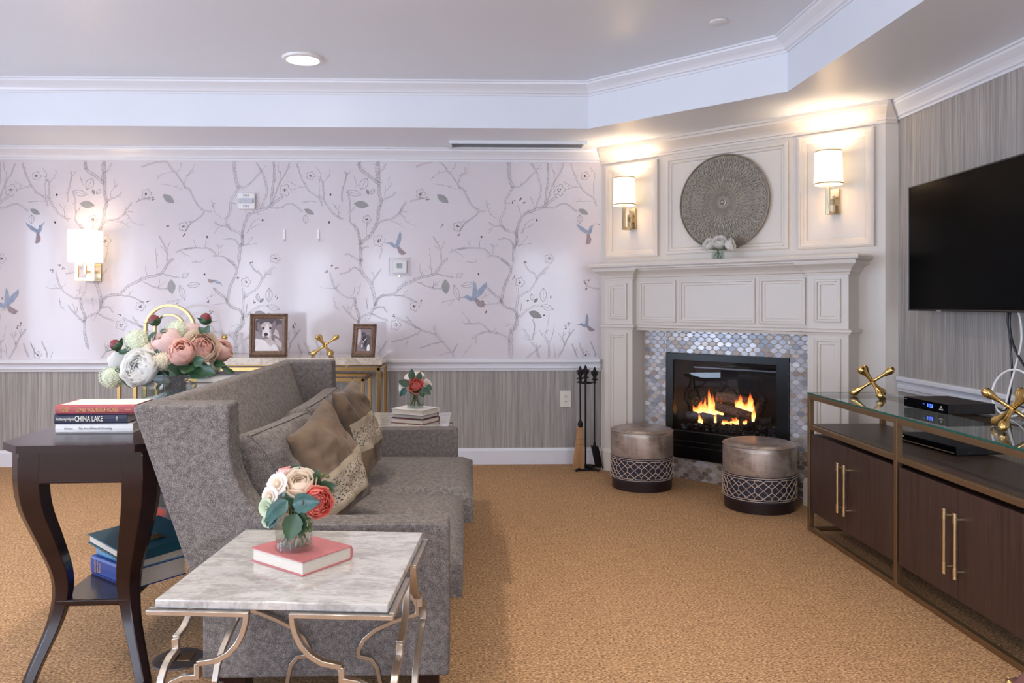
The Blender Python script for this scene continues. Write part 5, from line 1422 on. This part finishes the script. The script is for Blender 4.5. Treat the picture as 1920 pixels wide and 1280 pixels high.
def bloom2(name, parent, c, d, R, mats, kind, seed):
    """layered globe of overlapping cupped petals; each petal is a patch of an ellipsoid shell with a rolled, ruffled lip"""
    rr = random.Random(seed); m = MB(); Rm = basis(d); c = Vector(c)
    #          n, shell radius, top angle (from the flower axis, deg), base angle, half width, lip
    L = {'rose': [(2, .16, 8, 120, 1.5, .0), (3, .26, 12, 120, 1.25, .03), (4, .38, 20, 125, 1.05, .06), (5, .52, 30, 130, .9, .10), (5, .68, 40, 132, .82, .16), (6, .84, 54, 134, .72, .24), (6, .96, 70, 138, .66, .30)],
         'peony': [(6, .24, 6, 110, .8, .05), (8, .34, 10, 115, .62, .10), (10, .45, 16, 118, .52, .14), (10, .56, 24, 120, .50, .16), (10, .66, 32, 124, .48, .16), (9, .78, 42, 128, .52, .14), (8, .88, 52, 132, .58, .12), (7, .98, 66, 140, .62, .16)],
         'cup': [(4, .34, 10, 120, 1.0, .02), (5, .50, 14, 130, .9, .02), (5, .66, 20, 135, .85, .02), (6, .80, 26, 140, .78, .03), (6, .92, 36, 145, .70, .05), (5, .99, 52, 150, .66, .10)]}[kind]
    nl = len(L); NU, NV = 6, 7; tall = {'rose': 1.0, 'peony': .85, 'cup': 1.12}[kind]
    for li, (cnt, rad, ta, ba, hw, lip) in enumerate(L):
        for k in range(cnt):
            ph = 2*PI*(k+.5*(li % 2)+rr.uniform(-.15, .15))/cnt; sd = rr.random()*90; rk = rad*rr.uniform(.95, 1.05); tk = ta+rr.uniform(-5, 7); vs = []
            for j in range(NV+1):
                v = j/NV; th = R_(ba+(tk-ba)*v)
                for i in range(NU+1):
                    u = -1+2*i/NU; wd = hw*(1-.30*u*u*0)*math.sin(PI*(.20+.45*v))
                    notch = R_(12)*u*u*v+R_(3)*noise.noise(Vector((u*2.5+sd, sd, 0)))*v
                    tt = th+notch; a = ph+u*wd
                    r_ = rk*(1+lip*max(0, v-.72)*3.2+.03*u*u)+noise.noise(Vector((u*2.2+sd, v*2.5, sd)))*.07*v
                    vs.append(c+Rm @ Vector((math.cos(a)*math.sin(tt)*r_, math.sin(a)*math.sin(tt)*r_, math.cos(tt)*r_*tall))*R)
            q = NU+1; m.add(vs, [[j*q+i, j*q+i+1, (j+1)*q+i+1, (j+1)*q+i] for j in range(NV) for i in range(NU)], (0 if li < nl*.6 else 1) if len(mats) > 1 else 0)
    m.ell(c-Rm @ Vector((0, 0, R*.1)), R*.30, 8, 6)
    return m.build(name, mats, parent, ang=80)
def bloom(name, parent, c, d, R, mats, kind='rose', seed=1):
    rr = random.Random(seed); m = MB(); Rm = basis(d); c = Vector(c); R = R*.74
    if kind in ('rose', 'peony', 'cup'): return bloom2(name, parent, c, d, R/.74, mats, kind, seed)
    layers = {'rose': [(3, .22, .95, 1.3, 0, .0), (4, .36, 1.0, 1.1, .08, 0), (5, .54, .95, .95, .25, .05), (5, .74, .84, .80, .40, .10), (5, .90, .66, .78, .5, .2)],
              'peony': [(5, .20, .80, .9, 0, 0), (7, .32, .84, .75, 0, .05), (8, .46, .88, .62, .05, .0), (8, .60, .92, .6, .1, -.05), (7, .76, .92, .66, .12, -.05), (7, .92, .80, .62, .2, 0), (6, 1.04, .52, .62, .4, .15)],
              'cup': [(4, .38, 1.05, .95, 0, -.05), (5, .58, 1.12, .85, 0, -.10), (5, .78, 1.12, .80, .02, -.12), (5, .96, 1.0, .80, .05, -.1)],
              'open': [(10, .30, .45, .4, .1, .1), (8, .66, .55, .6, .3, .2), (7, .98, .50, .65, .5, .3)]}[kind]
    n = len(layers)
    for li, (cnt, r_, h_, hw, cu, op) in enumerate(layers):
        for k in range(cnt):
            petal(m, Rm, c, 2*PI*(k+.5*li)/cnt+rr.uniform(-.12, .12), R*r_*rr.uniform(.94, 1.06), R*h_*rr.uniform(.92, 1.08), hw*1.12, cu, op, rr.random()*50,
                  (0 if li < n*.5 else 1) if len(mats) > 1 else 0, ruff=.10 if kind != 'rose' else .05)
    m.ell(c+Rm @ Vector((0, 0, R*.25)), R*.24, 8, 6)
    m.lathe([(R*.05, -R*.12), (R*.28, 0), (R*.42, R*.10)], 10, Mx=Matrix.Translation(c) @ Rm.to_4x4(), mi=0)
    return m.build(name, mats, parent, ang=80)
def cluster(name, parent, c, R, m_, seed, cnt=230, sq=.9):
    rr = random.Random(seed); m = MB(); c = Vector(c); m.ell(c, R*.80, 10, 8)
    for k in range(cnt):
        z = 1-2*(k+.5)/cnt; a = k*2.39996; s_ = math.sqrt(1-z*z); d = Vector((s_*math.cos(a), s_*math.sin(a), z*sq)); B = basis(d); q = c+d*R*rr.uniform(.86, 1.04); r_ = R*.125*rr.uniform(.8, 1.25); t0 = rr.random()*6
        vs = [q+B @ Vector((0, 0, -r_*.2))]; fs = []
        for j in range(4):
            an = t0+j*PI/2
            o = len(vs); vs += [q+B @ Vector((math.cos(an-.5)*r_*.6, math.sin(an-.5)*r_*.6, 0)), q+B @ Vector((math.cos(an)*r_*1.1, math.sin(an)*r_*1.1, r_*.35)), q+B @ Vector((math.cos(an+.5)*r_*.6, math.sin(an+.5)*r_*.6, 0))]
            fs.append([0, o, o+1, o+2])
        m.add(vs, fs)
    return m.build(name, m_, parent, smooth=False)
def leafm(m, b, d, L, W, up=(0, 0, 1), droop=.25, mi=0, fold=.25, serr=0):
    b = Vector(b); d = Vector(d).normalized(); up = Vector(up); s_ = d.cross(up)
    if s_.length < .05: s_ = d.orthogonal()
    s_.normalize(); n_ = s_.cross(d).normalized(); vs = []; N = 8
    for i in range(N+1):
        t_ = i/N; w = W/2*(math.sin(PI*t_**.75)**.8 if 0 < t_ < 1 else 0.0)+.0004
        if serr: w *= 1+serr*(.5-(i % 2))
        p = b+d*L*t_+Vector((0, 0, -1))*droop*L*t_*t_
        vs += [p-s_*w+n_*w*fold, p-s_*w*.5+n_*w*fold*.6, p, p+s_*w*.5+n_*w*fold*.6, p+s_*w+n_*w*fold]
    m.add(vs, [[i*5+j, i*5+j+1, (i+1)*5+j+1, (i+1)*5+j] for i in range(N) for j in range(4)], mi)
def budm(name, parent, c, d, R, seed):
    m = MB(); Rm = basis(d); c = Vector(c); M4 = Matrix.Translation(c) @ Rm.to_4x4()
    m.lathe([(0, 0), (R*.7, R*.25), (R, R*.9), (R*.85, R*1.5), (R*.4, R*1.95), (0, R*2.05)], 14, Mx=M4, mi=1)
    for k in range(4): petal(m, Rm, c-Rm @ Vector((0, 0, R*.15)), k*PI/2, R*1.25, R*1.45, .85, 0, -.25, seed+k, 0, ruff=.02)
    for k in range(3): a = k*2.1+seed; leafm(m, c, Rm @ Vector((math.cos(a), math.sin(a), .7)), R*2.6, R*.8, droop=.1)
    return m.build(name, ['leaf', 'budr'], parent, ang=70)
def wat(px, py, y): return ony(px, py, y)
def glass_vase(parent, c, R, Hh, water=.5, sq=False, thick=.004, basez=.008):
    c = Vector(c)
    if not sq:
        m = MB(); m.lathe([(0, 0), (R, 0), (R, Hh), (R-thick, Hh), (R-thick, basez), (0, basez)], 40, c); m.build('vase', 'vase', parent, ang=40)
        m = MB(); m.lathe([(0, basez+.0006), (R-thick-.0006, basez+.0006), (R-thick-.0006, Hh*water), (0, Hh*water)], 32, c); m.build('water', 'water', parent, ang=40)
    else:
        m = MB(); a = R
        for (x0, y0, x1, y1) in ((-a, -a, a, -a+thick), (-a, a-thick, a, a), (-a, -a+thick, -a+thick, a-thick), (a-thick, -a+thick, a, a-thick)): m.box(c.x+x0, c.y+y0, c.z+0, c.x+x1, c.y+y1, c.z+Hh)
        m.box(c.x-a+thick, c.y-a+thick, c.z, c.x+a-thick, c.y+a-thick, c.z+basez); m.build('vase', 'vase', parent, smooth=False)
        b = a-thick-.0006; MB().box(c.x-b, c.y-b, c.z+basez+.0006, c.x+b, c.y+b, c.z+Hh*water).build('water', 'water', parent, smooth=False)

# 1. foreground arrangement on the rose book
VZ = .5655+.0365
vc = Vector((-.464, 2.108, VZ))
f1 = thing('flower_arrangement', 'cream and coral rose arrangement in a round glass vase on the dusty rose book', 'flower arrangement', vc)
def L1(px, py, dy=0): p = ony(px, py, vc.y+dy); return p-vc
glass_vase(f1, (0, 0, 0), .050, .108, .28, basez=.012)
fr = Vector((0, -1, 0))
bloom('rose', f1, L1(562, 908, -.015), (0, -.55, .8), 0.0408, ['cream', 'cream'], 'rose', 3)
bloom('rose', f1, L1(594, 941, -.045), (.45, -.85, .15), 0.0394, ['coral', 'coral'], 'peony', 4)
bloom('rose', f1, L1(538, 886, .03), (-.2, .1, .9), 0.0245, ['coral', 'pepink'], 'rose', 5)
bloom('rose', f1, L1(522, 908, -.03), (-.35, -.85, .45), 0.0286, ['cream', 'pewhite'], 'open', 6)
bloom('rose', f1, L1(508, 930, -.04), (-.45, -.95, .15), 0.0245, ['cream', 'pewhite'], 'open', 7)
bloom('rosette', f1, L1(502, 952, -.045), (-.5, -.95, .05), 0.0245, ['succ', 'succ'], 'open', 8)
bloom('rosette', f1, L1(502, 978, -.02), (-.4, -.95, -.2), 0.0163, ['succ', 'succ'], 'open', 9)
m = MB(); m.ell((.005, 0, .138), (.042, .040, .036), 10, 8, mi=0)
def lf(px, py, tx, ty, W, dy=-.055, dy2=None, mi=0, droop=.05):
    a = L1(px, py, dy); b = L1(tx, ty, dy if dy2 is None else dy2); leafm(m, a, b-a, (b-a).length, W, up=(.0, -1, .3), droop=droop, mi=mi, serr=.12)
lf(548, 945, 600, 938, .050, -.06, -.085, 1); lf(552, 958, 590, 940, .03, -.065, None, 0)
lf(540, 938, 496, 975, .042, -.06, -.085, 1); lf(556, 962, 540, 1012, .052, -.065, -.07, 0); lf(563, 958, 564, 1005, .034, -.058, None, 0)
lf(590, 915, 632, 908, .032, .0, None, 0); lf(592, 918, 628, 918, .026, -.01, None, 0); lf(590, 920, 596, 876, .026, .0, None, 0); lf(585, 905, 580, 880, .03, .02, None, 0)
lf(548, 888, 562, 870, .03, .02, None, 0); lf(520, 960, 505, 990, .022, -.04, None, 1); lf(512, 962, 500, 986, .02, -.045, None, 1)
m.build('foliage', ['leaf', 'leaft'], f1, ang=70)
m = MB(); rr = random.Random(5)
for k in range(14): p = L1(568+rr.uniform(-10, 14), 975+rr.uniform(-8, 22), -.046+rr.uniform(-.006, .004)); m.ell(p, .0055, 7, 5)
tag(m.build('berries', 'stem', f1), kind='stuff')
for bx_ in ((604, 890), (614, 893)): MB().ell(L1(*bx_, 0), .006, 8, 6).build('berry', 'stem', f1)
m = MB()
for k in range(9): a = k*.7; m.tube([(.035*math.cos(a), .035*math.sin(a), .016), (.012*math.cos(a+1), .012*math.sin(a+1), .07), (.02*math.cos(a+2), .02*math.sin(a+2), .13)], .0028, 6)
m.build('stems', 'stem', f1)

# 2. small arrangement on the far table
vz = fz+.0005; vc = Vector((-.33, 4.595, vz)); vc = onz(778, 766, vz)+Vector((0, .045, 0))
f2 = thing('flower_arrangement', 'small coral rose and white blossom arrangement in a glass vase on stacked books', 'flower arrangement', vc)
glass_vase(f2, (0, 0, 0), .050, .088, .3, basez=.010)
bloom('rose', f2, L1(780, 722, -.03), (.05, -.95, .25), 0.0442, ['coral', 'coral'], 'rose', 13)
bloom('white_blossom', f2, L1(770, 706, .0), (-.3, -.4, .8), 0.0357, ['pewhite', 'pewhite'], 'open', 14); bloom('white_blossom', f2, L1(785, 703, .01), (.2, -.4, .8), 0.0306, ['pewhite', 'cream'], 'open', 15)
bloom('white_blossom', f2, L1(800, 722, -.01), (.7, -.5, .3), 0.0340, ['cream', 'pewhite'], 'open', 16); bloom('white_blossom', f2, L1(754, 728, 0), (-.8, -.5, 0), 0.0289, ['pewhite', 'pewhite'], 'open', 17)
m = MB(); m.ell((0, 0, .105), (.045, .04, .03), 8, 6)
def lf(px, py, tx, ty, W, dy=-.05, dy2=None, mi=0, droop=.05):
    a = L1(px, py, dy); b = L1(tx, ty, dy if dy2 is None else dy2); leafm(m, a, b-a, (b-a).length, W, up=(0, -1, .3), droop=droop, mi=mi)
lf(772, 712, 772, 690, .04); lf(785, 712, 788, 696, .034); lf(768, 722, 747, 713, .045); lf(790, 728, 808, 738, .04); lf(790, 730, 794, 744, .04); lf(762, 728, 750, 742, .035, mi=1); lf(800, 722, 810, 730, .03)
m.build('foliage', ['leaf', 'leaft'], f2, ang=70)
m = MB()
for k in range(7): a = k*.9; m.tube([(.03*math.cos(a), .03*math.sin(a), .014), (.01*math.cos(a+1), .01*math.sin(a+1), .06), (.02*math.cos(a+2), .02*math.sin(a+2), .11)], .003, 6)
m.build('stems', 'stem', f2)

# 3. white roses on the mantel
vc = F2(1.075, .165, 1.5455); f3 = thing('flower_arrangement', 'three white roses in a small square glass vase on the mantel shelf', 'flower arrangement', vc)
mv = MB()
glass_vase(f3, (0, 0, 0), .034, .085, .6, sq=True)
def L3(px, py, k=0):
    d = ray(px, py); N = Vector((-r2, -r2)); kk = vc.x*N.x+vc.y*N.y; t_ = kk/(d[0]*N.x+d[1]*N.y)+k; return Vector((d[0]*t_, d[1]*t_, H+d[2]*t_))-vc
bloom('rose', f3, L3(1349, 454, -.02), (-.3, -.75, .6), 0.0425, ['pewhite', 'pewhite'], 'rose', 23); bloom('rose', f3, L3(1329, 459), (-.8, -.35, .35), 0.0391, ['pewhite', 'pewhite'], 'rose', 24); bloom('rose', f3, L3(1370, 459, -.01), (.6, -.7, .3), 0.0391, ['pewhite', 'pewhite'], 'rose', 25)
m = MB()
for k, (tx, ty) in enumerate(((1330, 462), (1349, 458), (1370, 462), (1342, 460))): e = L3(tx, ty); m.tube([(-e.x*.4, -e.y*.4-.0, .01), (0, 0, .06), tuple(e)], .003, 6)
m.build('stems', 'stem', f3)

# 4. the big arrangement behind the sofa
vc = onz(322, 752, .8005)+Vector((0, .03, 0)); f4 = thing('flower_arrangement', 'large peony and viburnum arrangement in a square glass vase behind the sofa', 'flower arrangement', vc)
glass_vase(f4, (0, 0, 0), .112, .128, .5, sq=True, thick=.005)
def P4(n_, px, py, R, mats, kind, d, dy, seed): return bloom(n_, f4, L1(px, py, dy), d, R, mats, kind, seed)
P4('peony', 264, 690, 0.0820, ['pewhite', 'pewhite'], 'peony', (-.2, -.9, .35), -.10, 31)
P4('peony', 341, 662, 0.0607, ['peach', 'peach'], 'cup', (.15, -.75, .55), -.10, 32)
P4('peony', 376, 652, 0.0787, ['peach', 'cream'], 'peony', (.45, -.8, .35), -.03, 33)
P4('peony', 314, 645, 0.0672, ['pepink', 'pepink'], 'cup', (-.45, -.5, .75), -.03, 34)
P4('peony', 412, 657, 0.0541, ['pepink', 'peach'], 'cup', (.7, -.3, .7), .06, 35)
P4('peony', 228, 672, 0.0574, ['pepink', 'pewhite'], 'cup', (-.8, -.3, .6), .06, 36)
P4('peony', 357, 622, 0.0451, ['pepink', 'pepink'], 'cup', (0, .2, 1), .08, 37)
for n_, px, py, R, mt_, dy, s_ in (('v', 258, 640, .062, 'snow', 0, 1), ('v', 211, 707, .058, 'snow', 0, 2), ('v', 333, 622, .062, 'snow', .05, 3), ('v', 283, 660, .048, 'snowc', -.03, 4), ('v', 305, 677, .050, 'snowc', -.08, 5), ('v', 403, 688, .03, 'snow', .0, 6)):
    cluster('viburnum_bloom', f4, L1(px, py, dy), R, mt_, s_+40)
budm('flower_bud', f4, L1(225, 654, -.02), (-.6, -.3, .7), .026, 1); budm('flower_bud', f4, L1(294, 610, .0), (-.3, -.2, .9), .026, 2); budm('flower_bud', f4, L1(383, 608, .0), (.25, -.1, .9), .027, 3)
m = MB(); m.ell(L1(318, 690, .03), (.15, .10, .06), 14, 8)
def lf(px, py, tx, ty, W, dy=-.09, dy2=None, mi=0, droop=.05):
    a = L1(px, py, dy); b = L1(tx, ty, dy if dy2 is None else dy2); leafm(m, a, b-a, (b-a).length, W, up=(0, -1, .25), droop=droop, mi=mi)
lf(350, 690, 405, 697, .085, -.08, -.13); lf(352, 688, 312, 690, .07, -.09, -.14); lf(340, 683, 318, 704, .06, -.10, -.12); lf(355, 684, 345, 700, .08, -.1, -.15); lf(362, 680, 385, 672, .05, -.12, -.16)
lf(400, 680, 424, 684, .035, -.02, -.04); lf(415, 684, 438, 704, .026, -.03, -.05); lf(425, 690, 445, 704, .018, -.03)
lf(248, 655, 222, 662, .028, -.03); lf(250, 660, 235, 640, .030, -.03); lf(246, 662, 214, 655, .02, -.03); lf(300, 620, 318, 625, .03, -.02); lf(280, 640, 292, 620, .03, -.02); lf(385, 625, 372, 612, .03, -.02); lf(386, 626, 392, 608, .03, -.02)
lf(228, 700, 246, 726, .03, -.05); lf(232, 708, 240, 722, .022, -.05); lf(290, 706, 265, 722, .05, -.06); lf(285, 700, 320, 716, .06, -.07); lf(216, 690, 230, 702, .02, -.02); lf(300, 655, 290, 668, .03, -.09)
m.build('foliage', ['leaf', 'leaft'], f4, ang=70)
m = MB(); rr = random.Random(8)
for k in range(46):
    a = rr.uniform(0, 6.3); r_ = rr.uniform(.0, .092); x, y = r_*math.cos(a), r_*math.sin(a); a2 = a+rr.uniform(1.5, 4)
    m.tube([(x, y, .012), (rr.uniform(-.05, .05), rr.uniform(-.05, .05), .09), (.09*math.cos(a2), .09*math.sin(a2), .12)], .0028, 5)
for k in range(22): a = rr.uniform(0, 6.3); leafm(m, (rr.uniform(-.05, .05), rr.uniform(-.05, .05), rr.uniform(.05, .11)), (math.cos(a), math.sin(a), rr.uniform(-.6, .3)), .045, .022)
m.build('stems', 'leaf', f4, ang=70)

# ================================================================== LIGHT
wld = bpy.data.worlds.new('sky'); sc.world = wld; wld.use_nodes = True; wn_ = wld.node_tree.nodes; bg = wn_['Background']
bg.inputs['Color'].default_value = (.62, .76, 1.0, 1); bg.inputs['Strength'].default_value = 3.0
def window_light(loc, rot, sx_, sy_, e, col=(.72, .83, 1)):
    ld = bpy.data.lights.new('window_daylight', 'AREA'); ld.shape = 'RECTANGLE'; ld.size = sx_; ld.size_y = sy_; ld.energy = e; ld.color = col
    o = bpy.data.objects.new('window_daylight', ld); COL.objects.link(o); o.location = loc; o.rotation_euler = rot; return o
for (h0, h1, zb, zt) in LH: window_light((LX-.2, (h0+h1)/2, (zb+zt)/2), (0, -PI/2-R_(22), 0), zt-zb, h1-h0, WL, (.60, .76, 1))
for (h0, h1, zb, zt) in RH: window_light(((h0+h1)/2, RY-.2, (zb+zt)/2), (PI/2+R_(30), 0, 0), h1-h0, zt-zb, WR_*(h1-h0)/1.2, (.80, .87, 1))

sc.view_settings.view_transform = 'Standard'; sc.view_settings.look = 'None'; sc.view_settings.gamma = 1; sc.view_settings.exposure = EXPO
sc.view_settings.use_curve_mapping = False
cy = sc.cycles; cy.max_bounces = 8; cy.diffuse_bounces = 5; cy.glossy_bounces = 4; cy.transmission_bounces = 6; cy.transparent_max_bounces = 12
cy.use_denoising = True; cy.sample_clamp_indirect = 6; cy.caustics_reflective = False; cy.caustics_refractive = False; cy.blur_glossy = .5
